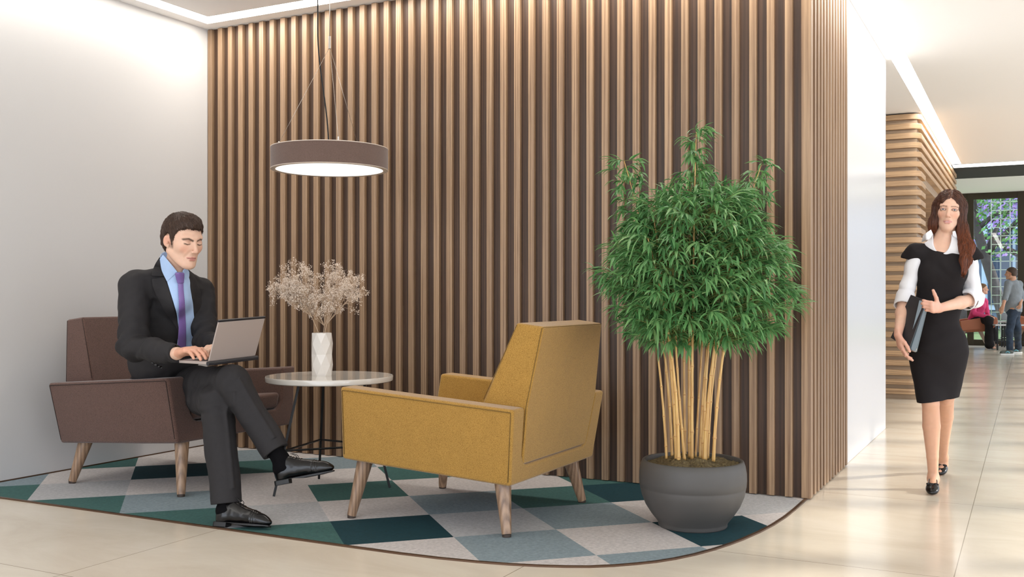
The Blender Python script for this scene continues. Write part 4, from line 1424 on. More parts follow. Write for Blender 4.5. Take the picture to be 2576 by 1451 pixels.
# body: head, neck, trunk, arms, hands, legs in one mesh
B_ = Sdf()
head_sdf(B_, hc, HRm, SM, neck=cw(437, 712, 5.71))
B_.cap(K['neck'] + V3(0, 0, .03), K['chest'], .045, .11, .03)
B_.ell(K['chest'], (.17, .11, .22), .05, '+', RT)
B_.cap(K['chest'], K['pel'], .12, .13, .05)
for s_, e_, w_ in (('sR', 'eR', 'wR'), ('sL', 'eL', 'wL')):
    B_.cap(K['neck'] - V3(0, 0, .06), K[s_] - V3(0, 0, .02), .045, .045, .04)
    B_.cap(K[s_], K[e_], .048, .040, .03); B_.cap(K[e_], K[w_], .040, .030, .03)
for h_, m_, k_, a_ in ((hipR, midR, 'kR', 'aR'), (hipL, midL, 'kL', 'aL')):
    B_.cap(h_, m_, .075, .07, .03); B_.cap(m_, K[k_], .07, .055, .03); B_.cap(K[k_], K[a_], .052, .036, .03)
hd = nz(cw(494, 874, 5.22) - K['wR']); hside = cdir(.62, .78, 0.10); hn = nz(np.cross(hside, hd)); hn = hn if hn[2] > 0 else -hn
hside = nz(np.cross(hd, hn)); hside = hside if hside @ cdir(.6, .8) > 0 else -hside
B_.cap(K['wR'] - hd * .05, K['wR'], .030, .028, .02)
curl = [(.30, .50, .25), (.34, .55, .28), (.38, .55, .28), (.42, .50, .25)]
hand_sdf(B_, K['wR'], hd, hside, hn, 1.18, curl, ((.7, .6, -.35), (.85, .35, -.35), (.9, .1, -.4)))
hd2 = nz(cdir(-.35, -.92, .0)); hn2 = V3(0, 0, 1); hs2 = cdir(-.95, .25)
hand_sdf(B_, K['wL'], hd2, hs2, hn2, 1.15, curl, ((.7, .6, -.35), (.85, .35, -.35), (.9, .1, -.4)))
SKIN_M = srgb(222, 182, 158)[:3]
def man_col(V):
    c = np.tile(np.array(SKIN_M), (len(V), 1)) * (1 + vnoise(V, 90, 1)[:, None] * .08)
    near = np.linalg.norm(V - hc, axis=1) < .30
    c[near] = head_colors(V[near], SKIN_M, hc, HRm, SM, False, (0.035, 0.02, 0.014), (0.48, 0.17, 0.15))
    hh = np.linalg.norm(V - cw(490, 888, 5.2), axis=1) < .14
    c[hh] = c[hh] * np.array([.92, .74, .68])
    # close-cropped beard shadow and sideburn
    L = ((V - hc) @ HRm.T) / SM
    sb = (1 - sm(.006, .013, np.abs(L[:, 1] - .018))) * sm(-.040, -.025, L[:, 2]) * (L[:, 2] < .03) * (np.abs(L[:, 0]) > .05)
    c = c * (1 - .6 * sb[:, None])
    return np.clip(c, 0, 1)
allk = np.array([v for v in K.values()] + [hc])
lo, hi = allk.min(0) - .22, allk.max(0) + .22
sdf_obj('body', B_, lo, hi, 0.0042 * HR, M['skin'], man, man_col)

# hair
Hs = Sdf()
def W_(x, y, z, c=hc, R=HRm, s=SM): return c + (np.array([x, y, z]) * s) @ R
Hs.ell(W_(0, -.014, .042), np.array([.0815, .1005, .0885]) * SM, .01, '+', HRm)
Hs.ell(W_(0, .030, .088), np.array([.056, .052, .036]) * SM, .03, '+', HRm)
Hs.ell(W_(0, -.040, .0), np.array([.074, .068, .075]) * SM, .03, '+', HRm)
def hcut(P, d):
    L = ((P - hc) @ HRm.T) / SM
    y, z, x = L[:, 1], L[:, 2], np.abs(L[:, 0])
    zl = np.interp(y, [-.12, -.075, -.035, -.022, .004, .014, .026, .034, .044, .070, .12], [-.052, -.058, -.050, .030, .036, -.012, -.010, .030, .052, .068, .070])
    zl = zl + vnoise(P, 160, 4) * .008
    e = (zl - z) * SM
    h = np.maximum(.008 - np.abs(d - e), 0) / .008
    d = np.maximum(d, e) + h * h * .008 * .25
    St = np.stack([L[:, 0] * 260 + L[:, 1] * 60, L[:, 1] * 60, L[:, 2] * 90 + L[:, 0] * 60], 1)
    return d + vnoise(St, 1.0, 9) * .0030 + vnoise(P, 50, 2) * .004
Hs.fun(hcut, hc, .25)
M['hair_dark'] = tinted('dark_brown_hair', 0.45, 0.4)
def hair_col(V):
    L = ((V - hc) @ HRm.T)
    n = vnoise(np.stack([L[:, 0] * 300 + L[:, 1] * 50, L[:, 1] * 50, L[:, 2] * 110], 1), 1.0, 4) + .5
    return np.array(srgb(54, 40, 32)[:3]) * (1 - n[:, None]) + np.array(srgb(96, 72, 56)[:3]) * n[:, None]
Vh, Qh = surface_nets(Hs, hc - .20, hc + .20, 0.0032 * HR)
ho = np_mesh('hair', Vh, Qh, M['hair_dark'], man, hair_col(Vh))
def comb(P):
    L = ((P - hc) @ HRm.T) / SM
    crown = np.array([.0, -.055, .115])
    D = L - crown; D[:, 1] *= 1.3
    D = D / np.maximum(np.linalg.norm(D, axis=1), 1e-6)[:, None]
    D[:, 0] += .55 * np.exp(-((L[:, 1] - .07) / .05) ** 2) * (L[:, 2] > .04)
    D[:, 2] -= .35
    return D @ HRm
strands('locks', Hs, Vh, 7000, .030, comb, .0008, M['hair_dark'], None, lambda V: np.tile(np.array(srgb(62, 46, 37)[:3]), (len(V), 1)) * (1 + 1.1 * np.repeat(np.random.RandomState(3).rand(len(V) // 21), 21)[:, None]), 2).parent = ho

# jacket
J = Sdf()
J.ell(K['chest'] - V3(0, 0, .0), (.215, .150, .27), .05, '+', RT)
J.ell(K['waist'], (.205, .150, .20), .06, '+', RT)
J.ell(K['pel'] + V3(0, 0, .02) + cdir(0, 1) * .04, (.215, .150, .12), .06, '+', RT)
J.cap(K['neck'] - V3(0, 0, .045), K['sR'] + V3(0, 0, .012), .060, .062, .05)
J.cap(K['neck'] - V3(0, 0, .045), K['sL'] + V3(0, 0, .012), .060, .062, .05)
J.cap(K['neck'] - V3(0, 0, .01), K['neck'] - V3(0, 0, .1), .055, .10, .04)
for s_ in ('sR', 'sL'): J.cap(K['neck'] + V3(0, 0, .045) + (K[s_] - K['neck']) * .22, K[s_] + V3(0, 0, .015), .045, .052, .04)
n_torso = len(J.ops)
J.cap(K['sR'], K['eR'], .086, .076, .03); J.cap(K['eR'], K['wR'] - hd * .015, .077, .052, .03)
J.cap(K['sL'], K['eL'], .084, .070, .03); J.cap(K['eL'], K['wL'], .070, .050, .03)
J.cap(K['pel'] + V3(0, 0, .02), hipR * .5 + midR * .5 + V3(0, 0, .03), .12, .10, .05)
J.plane(K['wR'] - hd * .008, hd, K['wR'] + hd * .05, .085, .004)
_wr = np.random.RandomState(2)
def folds(P, d):
    d = d + vnoise(P * np.array([1, 1, .55]), 11, 1) * .020 + vnoise(P, 26, 6) * .009
    for c_, ax, r0, fr, am in ((K['eR'], nz(K['wR'] - K['eR']) * .6 + nz(K['eR'] - K['sR']) * .6, .15, 85, .010), (K['eL'], nz(K['wL'] - K['sL']), .13, 90, .009),
                               (K['wR'] - hd * .08, hd, .08, 110, .003), (K['sR'] - V3(0, 0, .05), ML, .09, 70, .003)):
        q_ = P - c_; rr_ = np.linalg.norm(q_, axis=1)
        t = q_ @ nz(ax) + vnoise(P, 14, 3) * .05
        d = d + am * np.sin(t * fr) * np.exp(-(rr_ / r0) ** 2)
    # armhole seams
    return d
J.fun(folds, K['chest'], .75)
jlo = np.minimum.reduce([K['pel'], K['wR'], K['sR'], K['sL'], K['neck'], K['wL']]) - .24
jhi = np.maximum.reduce([K['pel'], K['wR'], K['sR'], K['sL'], K['neck'], K['wL']]) + .20
jk = sdf_obj('jacket', J, jlo, jhi, 0.0055 * HR, M['suit'], man)
D0, D1 = 5.0, 6.3
c0, c1 = cw(439, 712, 5.71), cw(430, 640, 5.67)
Jt = Sdf(); Jt.ops = J.ops[:n_torso] + J.ops[-1:]
Js = Sdf(); Js.ops = list(Jt.ops)
Js.cap(c0, c1, .074, .064, .02); Js.cap(W_(0, -.022, -.050), cw(437, 712, 5.71), .064, .066, .01)
shirt = drape('shirt', Js, [(412, 684), (420, 708), (445, 790), (449, 830), (444, 884)], [(471, 684), (480, 712), (489, 790), (491, 840), (486, 884)], M['shirt_blue'], man, D0, D1, .013, .004, 40, 17, offf=lambda i, u: .022 * max(0, i - .55))
# collar band and wings
Sc = Sdf()
c0, c1 = cw(439, 712, 5.71), cw(430, 640, 5.67)
Sc.cap(c0, c1, .074, .064, .01)
Sc.cap(c0 - V3(0, 0, .05), c1 + nz(c1 - c0) * .06, .066, .058, .003, '-')
Sc.plane(cw(428, 676, 5.66), Tup * .72 + MF * .62, c1, .2, .003)
sdf_obj('collar_band', Sc, c0 - .14, c0 + .22, 0.0038 * HR, M['shirt_blue'], shirt)
drape('collar_wing', Js, [(402, 651), (406, 680), (420, 709)], [(410, 640), (428, 661), (447, 684)], M['shirt_blue'], shirt, D0, D1, .016, .003, 16, 12)
drape('collar_wing', Js, [(459, 682), (463, 692), (466, 704)], [(466, 672), (478, 683), (475, 700)], M['shirt_blue'], shirt, D0, D1, .015, .003, 10, 8)
tie = drape('tie', Js, [(447, 706), (448, 724), (450, 765), (449, 830), (446, 882)], [(461, 706), (461, 724), (465, 765), (468, 830), (468, 882)], M['tie'], man, D0, D1, .024, .007, 40, 9, offf=lambda i, u: .004 * math.sin(PI * u) + .022 * max(0, i - .55))
drape('knot', Js, [(440, 686), (443, 700), (447, 712)], [(463, 686), (462, 700), (461, 712)], M['tie'], tie, D0, D1, .030, .014, 14, 9, offf=lambda i, u: .008 * math.sin(PI * u))
# lapels
drape('lapel', Jt, [(381, 702), (384, 722), (394, 746), (410, 776), (432, 806), (448, 832), (447, 868)],
      [(414, 696), (422, 716), (426, 730), (434, 756), (440, 780), (446, 802), (450, 830), (450, 868)], M['suit'], jk, D0, D1, .016, .004, 44, 10, offf=lambda i, u: .020 * max(0, i - .6))
drape('collar', Jt, [(402, 646), (391, 662), (384, 678), (381, 694)], [(403, 649), (406, 668), (411, 684), (415, 695)], M['suit'], jk, D0, D1, .018, .004, 16, 9)
drape('lapel', Jt, [(469, 676), (473, 690), (477, 710), (481, 740), (486, 775), (490, 815), (491, 850), (488, 884)],
      [(478, 680), (496, 706), (491, 712), (502, 722), (507, 752), (511, 790), (505, 850), (496, 884)], M['suit'], jk, D0, D1, .016, .004, 44, 10, offf=lambda i, u: .020 * max(0, i - .6))
drape('pocket_welt', Jt, [(504, 757), (505, 763)], [(519, 752), (519, 758)], M['suit'], jk, D0, D1, .004, .003, 4, 6)
M['button'] = simple('black_button', srgb(24, 22, 22), 0.25)
def button_at(px, py, sdf, r, par, D0=5.0, D1=6.3, mat=None):
    o, dv = ray_px(px, py); h = march(sdf, o, dv, D0, D1)
    if h is None: return
    e = 0.003
    n_ = nz(np.array([sdf((h + np.eye(3)[i] * e)[None])[0] - sdf((h - np.eye(3)[i] * e)[None])[0] for i in range(3)]))
    b = MB(); u = nz(np.cross(n_, V3(0, 0, 1))); v_ = np.cross(n_, u)
    rings = [[tuple(h + n_ * z + (u * math.cos(a) + v_ * math.sin(a)) * rr_) for a in np.linspace(0, 2 * PI, 20, endpoint=False)] for rr_, z in ((r * .9, -.001), (r, .0015), (r * .92, .0035), (r * .7, .0028), (r * .1, .0026))]
    b.loft(rings); ob = b.build('button', mat or M['button'], None, smooth=True, angle=50)
    ob.parent = par; return ob
button_at(440.5, 872, J, .011, jk)
for px, py in ((384, 912), (391, 916), (398, 920), (405, 923)): button_at(px, py, J, .0075, jk)

# trousers
T_ = Sdf()
dR, dL = nz(K['aR'] - K['kR']), nz(K['aL'] - K['kL'])
T_.ell(K['pel'] - V3(0, 0, .03), (.205, .165, .12), .04, '+', RT)
T_.cap(hipR, midR, .118, .105, .03); T_.cap(midR, K['kR'], .105, .086, .02)
T_.cap(K['kR'], K['aR'], .084, .070, .03)
T_.cap(hipL, midL, .11, .10, .03); T_.cap(midL, K['kL'], .10, .088, .02)
T_.cap(K['kL'], K['aL'] + dL * .05, .087, .076, .03)
hemR, hemL = K['aR'] - dR * .055, K['aL'] - dL * .005
def tfold(P, d):
    d = d + vnoise(P * np.array([1, 1, .5]), 12, 8) * .014 + vnoise(P, 30, 3) * .003
    for c_, ax, r0, fr, am in ((K['kR'] + V3(0, 0, .02), nz(K['kR'] - hipR), .12, 85, .005), (K['kL'] + cdir(-1, 0) * .03, V3(0, 0, 1), .12, 80, .006), (cw(470, 985, 5.6), cdir(1, -.5), .16, 60, .007)):
        q_ = P - c_; rr_ = np.linalg.norm(q_, axis=1)
        t = q_ @ nz(ax) + vnoise(P, 12, 3) * .06
        d = d + am * np.sin(t * fr) * np.exp(-(rr_ / r0) ** 2)
    # pressed crease down the front of each shin
    for a, b2, dd in ((K['kR'], hemR, dR), (K['kL'], hemL, dL)):
        L2 = np.linalg.norm(b2 - a) - .10; t = (P - a) @ dd
        q_ = P - a - np.outer(t, dd); fr_ = MF - dd * (MF @ dd); fr_ = nz(fr_)
        sd = np.cross(dd, fr_)
        d = d - .008 * np.exp(-((q_ @ sd) / .012) ** 2) * ((q_ @ fr_) > 0) * ((t > .02) & (t < L2 + .05))
    return d
T_.fun(tfold, (K['pel'] + K['aL']) / 2, .9)
T_.plane(hemR, dR, hemR + dR * .09, .13, .003)
T_.plane(hemL, nz(dL + V3(0, 0, -1.2)), hemL + dL * .10, .15, .003)
T_.cap(hemR - dR * .03, hemR + dR * .2, .050, .050, .004, '-')
T_.cap(hemL - dL * .03, hemL + dL * .2, .054, .054, .004, '-')
pts = np.array([K['pel'], K['kR'], K['aR'], K['kL'], K['aL']])
sdf_obj('trousers', T_, pts.min(0) - .25, pts.max(0) + .2, 0.005 * HR, M['suit'], man)

# socks and shoes
toeR = cw(843, 1190, 5.12); heelR = cw(694, 1218, 5.14)
heelL = cw(540, 1322, 5.02); heelL[2] = .008; toeL = cw(680, 1334, 4.93); toeL[2] = .008
for nm, knee, ank, heel, toe in (('R', K['kR'], K['aR'], heelR, toeR), ('L', K['kL'], K['aL'], heelL, toeL)):
    y = nz(toe - heel); upv = nz(knee - ank); x = nz(np.cross(y, upv)); z = np.cross(x, y)
    k_ = np.linalg.norm(toe - heel) / .315
    fa = heel + y * .042 * k_ + z * .075 * k_
    Ss = Sdf(); Ss.cap(ank - nz(ank - knee) * .16, ank + nz(fa - ank) * .0, .048, .042, .02); Ss.cap(ank, fa, .042, .040, .02); Ss.cap(fa, fa + y * .07 * k_ - z * .02, .040, .03, .02)
    Ss.fun(lambda P, d: d + vnoise(P, 40, 5) * .003, ank, .3)
    pp = np.array([ank - nz(ank - knee) * .16, ank, fa, fa + y * .07])
    sdf_obj('sock', Ss, pp.min(0) - .07, pp.max(0) + .07, 0.0045 * HR, M['sock'], man)
    shoe_parts(heel, toe, upv, 1.2, M['leather'], M['rubber'], man, h=0.0032 * HR, zs=1.38)

# laptop on the crossed knee
lap = empty('laptop', tuple(cw(525, 916, 5.2)), 'open silver laptop resting on the knee of the seated man', 'laptop')
H0, H1 = cw(521, 917, 5.18), cw(641, 902, 5.44)
hx = nz(H1 - H0); LW = np.linalg.norm(H1 - H0)
bk = nz(np.cross(V3(0, 0, 1), hx)); bk = bk if bk @ MF < 0 else -bk        # towards the user
upn = nz(np.cross(hx, bk)); upn = upn if upn[2] > 0 else -upn
M['alu'] = simple('laptop_silver', srgb(184, 170, 162), 0.4, metal=0.25)
M['dark_plastic'] = simple('dark_plastic', srgb(38, 38, 42), 0.4)
def slab(b, o, ax, ay, az, a0, a1, b0, b1, c0_, c1_):
    g_ = lambda a, b_, c_: tuple(o + ax * a + ay * b_ + az * c_)
    b.hexa([g_(a0, b0, c0_), g_(a1, b0, c0_), g_(a1, b1, c0_), g_(a0, b1, c0_), g_(a0, b0, c1_), g_(a1, b0, c1_), g_(a1, b1, c1_), g_(a0, b1, c1_)])
def lb(name, mat, par, *args, bev=.002):
    b = MB(); slab(b, *args); o = b.build(name, mat, None, bevel=bev, seg=2)
    o.parent = par; o.matrix_parent_inverse = par.matrix_world.inverted() if par.type == 'MESH' else par.matrix_basis.inverted(); return o
base = lb('base', M['alu'], lap, H0, hx, bk, upn, 0, LW, -.004, .235, 0.0, .016, bev=.003)
lb('keyboard', M['dark_plastic'], base, H0, hx, bk, upn, .02, LW - .02, .03, .14, .0155, .0175, bev=.001)
kb = MB()
for i in range(13):
    for j in range(5):
        w0 = (LW - .05) / 13
        slab(kb, H0, hx, bk, upn, .025 + i * w0 + .001, .025 + (i + 1) * w0 - .001, .035 + j * .0205, .035 + (j + 1) * .0205 - .002, .0172, .0195)
o = kb.build('keys', M['dark_plastic'], None, bevel=.0006, seg=1); o.parent = base; o['kind'] = 'stuff'
lb('touchpad', M['dark_plastic'], base, H0, hx, bk, upn, LW * .36, LW * .62, .155, .215, .0157, .0166, bev=.0005)
b = MB(); b.tube([tuple(H0 - bk * .012 + upn * .006 - hx * .006), tuple(H1 - bk * .012 + upn * .006 + hx * .006)], .0115, 16); o = b.build('hinge', M['dark_plastic'], lap, smooth=True, angle=40)
o.matrix_parent_inverse = lap.matrix_basis.inverted()
lb('rear_edge', M['dark_plastic'], lap, H0, hx, bk, upn, -.004, LW + .004, -.022, -.003, -.004, .015, bev=.003)
ls = nz(upn * .92 - bk * .40); ln_ = nz(np.cross(hx, ls))
lid = lb('lid', M['alu'], lap, H0 + upn * .018 - bk * .006, hx, ls, ln_, .004, LW - .004, .0, .222, -.004, .004, bev=.003)
lb('screen', simple('laptop_screen', srgb(30, 34, 44), 0.15), lid, H0 + upn * .018 - bk * .006, hx, ls, ln_, .016, LW - .016, .012, .205, *( (.0035, .005) if ln_ @ bk > 0 else (-.005, -.0035)), bev=.0005)
lb('lid_edge', M['dark_plastic'], lap, H0 + upn * .018 - bk * .006, hx, ls, ln_, .002, LW - .002, .2225, .234, -.005, .005, bev=.002)
# ------------------------------------------------------------------ walking woman
M['dress'] = simple('black_dress_cloth', srgb(38, 35, 36), 0.85, spec=0.15, bump=0.2, bscale=600)
M['shirt_white'] = simple('white_cotton_shirt', srgb(232, 232, 236), 0.8)
M['folder'] = simple('dark_grey_folder', srgb(50, 50, 54), 0.5)
wom = empty('person', tuple(cw(2357, 1245, 5.9)[:2]) + (0.0,), 'woman in black dress over white shirt walking with a dark folder', 'person')
WF = cdir(-.40, -.916); WL = cdir(.916, -.40)
WU = V3(0, 0, 1)
Q = {}
Q['neck'] = cw(2374, 606, 5.97); Q['chest'] = cw(2368, 668, 5.97); Q['waist'] = cw(2362, 765, 5.99); Q['hip'] = cw(2360, 868, 6.0)
Q['sR'] = cw(2303, 630, 5.99); Q['sL'] = cw(2436, 632, 5.92)
Q['eR'] = cw(2276, 752, 5.99); Q['wR'] = cw(2259, 842, 5.87)
Q['eL'] = cw(2452, 752, 5.95); Q['wL'] = cw(2362, 775, 5.74)
Q['kR'] = cw(2341, 1015, 5.92); Q['aR'] = cw(2348, 1205, 5.97)
Q['kL'] = cw(2379, 1000, 6.05); Q['aL'] = cw(2372, 1150, 6.50)
wc = cw(2387.5, 532, 5.95); WS = 1.0
WR = frame(cdir(-.42, -.905, -.02), roll=-0.10)
RWt = np.array([WL, WF, WU])
SKIN_W = srgb(226, 184, 160)[:3]
Bw = Sdf()
head_sdf(Bw, wc, WR, WS, True, True)
Bw.cap(Q['neck'] + V3(0, 0, .02), Q['chest'] + V3(0, 0, .04), .050, .085, .05)
Bw.ecap(Q['neck'] - V3(0, 0, .055) - WL * .10, Q['neck'] - V3(0, 0, .055) + WL * .10, .045, .045, WF, .8, .05)
Bw.ell(Q['chest'] - V3(0, 0, .03), (.130, .088, .14), .05, '+', RWt)
Bw.ecap(Q['chest'], Q['waist'], .09, .085, WF, .7, .05); Bw.ecap(Q['waist'], Q['hip'], .085, .11, WF, .7, .05)
for s_, e_, w_ in (('sR', 'eR', 'wR'), ('sL', 'eL', 'wL')):
    Bw.cap(Q['neck'] - V3(0, 0, .07), Q[s_] - V3(0, 0, .01), .035, .038, .04)
    Bw.cap(Q[s_], Q[e_], .033, .033, .02)
    Bw.cap(Q[e_], Q[e_] * .6 + Q[w_] * .4, .036, .036, .03); Bw.cap(Q[e_] * .6 + Q[w_] * .4, Q[w_], .035, .023, .02)
for sgn, k_, a_ in ((-1, 'kR', 'aR'), (1, 'kL', 'aL')):
    h0 = Q['hip'] + WL * .065 * sgn - V3(0, 0, .05)
    Bw.cap(h0, Q[k_], .064, .049, .01)
    d = nz(Q[a_] - Q[k_]); L_ = np.linalg.norm(Q[a_] - Q[k_])
    Bw.cap(Q[k_], Q[k_] + d * L_ * .30 - WF * .012, .0475, .0500, .006)
    Bw.cap(Q[k_] + d * L_ * .30 - WF * .012, Q[k_] + d * L_ * .70, .0500, .0335, .006)
    Bw.cap(Q[k_] + d * L_ * .70, Q[a_], .0335, .0275, .006)
    Bw.ell(Q[k_] + WF * .028, (.026, .020, .036), .02, '+', RWt)
# feet
fR0 = cw(2347, 1222, 5.98); tR = cw(2344, 1240, 5.83); tR[2] = .022
Bw.cap(Q['aR'], cw(2347, 1222, 5.90), .031, .024, .03); Bw.cap(cw(2347, 1222, 5.90), tR, .024, .018, .02)
tL = cw(2366, 1186, 6.46); tL[2] = .02
hL_ = Q['aL'] + np.array([0, 0, -.05]) - WF * .03
Bw.cap(Q['aL'], hL_, .030, .026, .03); Bw.cap(hL_, tL, .026, .020, .03)
# hands: right hand hangs behind the folder edge, left hand closes on the folder
dR_ = nz(cw(2268, 878, 5.85) - Q['wR'])
tips = hand_sdf(Bw, Q['wR'], dR_, nz(WF * .85 + WL * .35), nz(-WL + WF * .3), .92, [(.25, .35, .25), (.30, .4, .3), (.35, .45, .3), (.4, .5, .3)], ((.75, .5, -.35), (.95, .15, -.3), (1, 0, -.2)))
dL_ = nz(cw(2332, 770, 5.66) - Q['wL'])
hand_sdf(Bw, Q['wL'], dL_, WU, nz(WF - dL_ * (WF @ dL_)), .93, [(1.15, 1.25, .8)] * 4, ((.55, .80, .15), (.70, .70, .05), (.62, .78, .0)))
def wom_col(V):
    c = np.tile(np.array(SKIN_W), (len(V), 1)) * (1 + vnoise(V, 70, 1)[:, None] * .06)
    near = np.linalg.norm(V - wc, axis=1) < .20
    c[near] = head_colors(V[near], SKIN_W, wc, WR, WS, True, (0.14, 0.07, 0.045), (0.62, 0.27, 0.26))
    for hcn in ('wR', 'wL'):
        hh = 1 - sm(.07, .15, np.linalg.norm(V - Q[hcn] - (dR_ if hcn == 'wR' else dL_) * .07, axis=1))
        c = c * (1 - hh[:, None] * np.array([.04, .16, .16]))
    lg = sm(.66, .60, V[:, 2])[:, None]
    c = c * (1 - lg * np.array([.10, .19, .27]))
    return np.clip(c, 0, 1)
allq = np.array([v for v in Q.values()] + [wc, tL, tR])
sdf_obj('body', Bw, allq.min(0) - .16, allq.max(0) + .16, 0.0036 * HR, M['skin'], wom, wom_col)
# eyes
def eye(parent, c, R, s, q_, look=(0, 1, 0), iris=srgb(110, 128, 140)):
    p = c + (np.array([q_ * .0316, .0745, .0068]) * s) @ R
    m_, nt, b_ = new_mat('eye'); b_.inputs['Roughness'].default_value = .12
    nrm = nz(np.array(look) @ R)
    tc = N(nt, 'ShaderNodeTexCoord'); vm = N(nt, 'ShaderNodeVectorMath', operation='NORMALIZE'); nt.links.new(tc.outputs['Object'], vm.inputs[0])
    dp = N(nt, 'ShaderNodeVectorMath', operation='DOT_PRODUCT'); nt.links.new(vm.outputs[0], dp.inputs[0]); dp.inputs[1].default_value = tuple(nrm)
    rp = ramp(nt, dp.outputs['Value'], [(0.0, (.72, .68, .66, 1)), (0.865, (.74, .70, .68, 1)), (0.885, srgb(40, 50, 62)), (0.93, iris), (0.965, iris), (0.975, (.005, .005, .005, 1))])
    rp.color_ramp.interpolation = 'LINEAR'
    nt.links.new(rp.outputs['Color'], b_.inputs['Base Color'])
    b = MB(); n = 24; r0 = .0126 * s
    b.loft([[(r0 * math.sin(PI * i / n) * math.cos(2 * PI * k / n) if 0 < i < n else 1e-5 * math.cos(2 * PI * k / n), r0 * math.sin(PI * i / n) * math.sin(2 * PI * k / n) if 0 < i < n else 1e-5 * math.sin(2 * PI * k / n), r0 * math.cos(PI * i / n)) for k in range(n)] for i in range(n + 1)])
    o = b.build('eye', m_, None, smooth=True); o.location = p; o.parent = parent; o.matrix_parent_inverse = parent.matrix_basis.inverted()
for q_ in (-1, 1): eye(wom, wc, WR, WS, q_)

# dress
Dr = Sdf()
Dr.ell(Q['chest'] - V3(0, 0, .015), (.142, .108, .15), .05, '+', RWt)
for sgn in (-1, 1): Dr.ell(Q['chest'] - V3(0, 0, .055) + WL * .062 * sgn + WF * .052, (.066, .060, .066), .06, '+', RWt)
Dr.ell(Q['waist'] + V3(0, 0, .02), (.132, .098, .17), .06, '+', RWt)
Dr.ell(Q['hip'] + V3(0, 0, .01), (.152, .118, .17), .07, '+', RWt)
hem = (Q['kR'] + Q['kL']) / 2 + V3(0, 0, .02)
Dr.ecap(Q['hip'] - V3(0, 0, .05), hem + V3(0, 0, -.02), .150, .096, WF, .85, .06)
for sg, k_ in ((-1, 'kR'), (1, 'kL')): Dr.cap(Q['hip'] + WL * .062 * sg - V3(0, 0, .08), Q[k_] - V3(0, 0, .03), .088, .072, .05)
for s_, sg in (('sR', -1), ('sL', 1)):
    Dr.ecap(Q['neck'] - V3(0, 0, .055) + WL * sg * .04, Q[s_] + V3(0, 0, .0) + WL * sg * .005 - V3(0, 0, .012), .046, .046, WF, 1.1, .04)
    Dr.cap(Q[s_] - V3(0, 0, .01), Q[s_] + WL * sg * .040 - V3(0, 0, .040), .053, .040, .03)
Dr.ell(Q['neck'] + WF * .055 + V3(0, 0, .045) - WL * .014, (.108, .15, .114), .006, '-', RWt)
Dr.ell(Q['neck'] + V3(0, 0, .065), (.075, .075, .08), .02, '-', RWt)
Dr.plane(hem - V3(0, 0, .015), -WU + WL * .13, hem - V3(0, 0, .12), .25, .003)
def dfold(P, d):
    d = d + vnoise(P, 10, 4) * .008 + vnoise(P * np.array([1, 1, .6]), 22, 2) * .004
    for c_, ax, r0, fr, am in ((cw(2395, 660, 5.8), WL * .5 + WU * .85, .13, 75, .0032), (cw(2400, 880, 5.85), WL * -.4 + WU, .14, 60, .0035), (cw(2330, 880, 5.85), WL * .5 + WU, .13, 60, .003), (cw(2360, 790, 5.85), WU, .09, 90, .002)):
        q_ = P - c_; d = d + am * np.sin((q_ @ nz(ax) + vnoise(P, 10, 3) * .07) * fr) * np.exp(-((q_ ** 2).sum(1)) / r0 ** 2)
    return d
Dr.fun(dfold, Q['waist'], .6)
Rarm = Sdf()
def armhole(s_, e_, sg):
    a = Q[s_] + WL * sg * .028 - V3(0, 0, .065); Dr.cap(a + WL * sg * .025 - V3(0, 0, .02), a + (Q[e_] - Q[s_]) * .5 + WL * sg * .03, .050, .045, .004, '-')
armhole('sR', 'eR', -1); armhole('sL', 'eL', 1)
pp = np.array([Q['neck'], Q['sR'], Q['sL'], Q['hip'], hem])
dress = sdf_obj('dress', Dr, pp.min(0) - .22, pp.max(0) + .16, 0.0042 * HR, M['dress'], wom)

# white shirt: sleeves, rolled cuffs, collar
for s_, e_, w_, sg, fe in (('sR', 'eR', 'wR', -1, .10), ('sL', 'eL', 'wL', 1, .16)):
    Sh = Sdf(); s0, e0, w0 = Q[s_], Q[e_], Q[w_]
    u1 = nz(e0 - s0); u2 = nz(w0 - e0)
    Sh.cap(s0 - V3(0, 0, .045), e0, .045, .050, .02); cu = e0 + (w0 - e0) * fe
    Sh.cap(e0, cu, .048, .047, .02)
    Sh.fun(lambda P, d, e0=e0, u1=u1: d + vnoise(P, 16, 5) * .014 + vnoise(P * np.array([1, 1, .5]), 40, 2) * .004 + .0035 * np.sin(((P - e0) @ u1 + vnoise(P, 15, 3) * .05) * 95) * np.exp(-((P - e0) ** 2).sum(1) / .008), (s0 + e0) / 2, .3)
    c1_ = cu; Sh.cap(c1_ - u2 * .005 - (u1 * .035 if sg < 0 else u1 * 0.02), c1_ + u2 * .030, .054, .056, .004)
    Sh.plane(c1_ + u2 * .028, u2, c1_ + u2 * .09, .09, .002)
    Sh.cap(c1_ + u2 * .0, c1_ + u2 * .2, .049, .049, .002, '-')
    q3 = np.array([s0, e0, cu])
    sdf_obj('shirt_sleeve', Sh, q3.min(0) - .11, q3.max(0) + .11, 0.0036 * HR, M['shirt_white'], wom)
Cs = Sdf()
nk = Q['neck']
Cs.ell(Q['neck'] - V3(0, 0, .070), (.148, .088, .088), .03, '+', RWt)
Cs.cap(Q['neck'] - V3(0, 0, .05), Q['neck'] + V3(0, 0, .050), .088, .068, .03)
Cs.ell(Q['neck'] + WF * .085 + V3(0, 0, .040) - WL * .010, (.054, .11, .118), .006, '-', RWt)
Cs.cap(Q['neck'] - V3(0, 0, .03), Q['neck'] + V3(0, 0, .13), .061, .063, .004, '-')
Cs.plane(Q['neck'] + V3(0, 0, .052), V3(0, 0, 1) + WF * .35, Q['neck'] + V3(0, 0, .1), .14, .004)
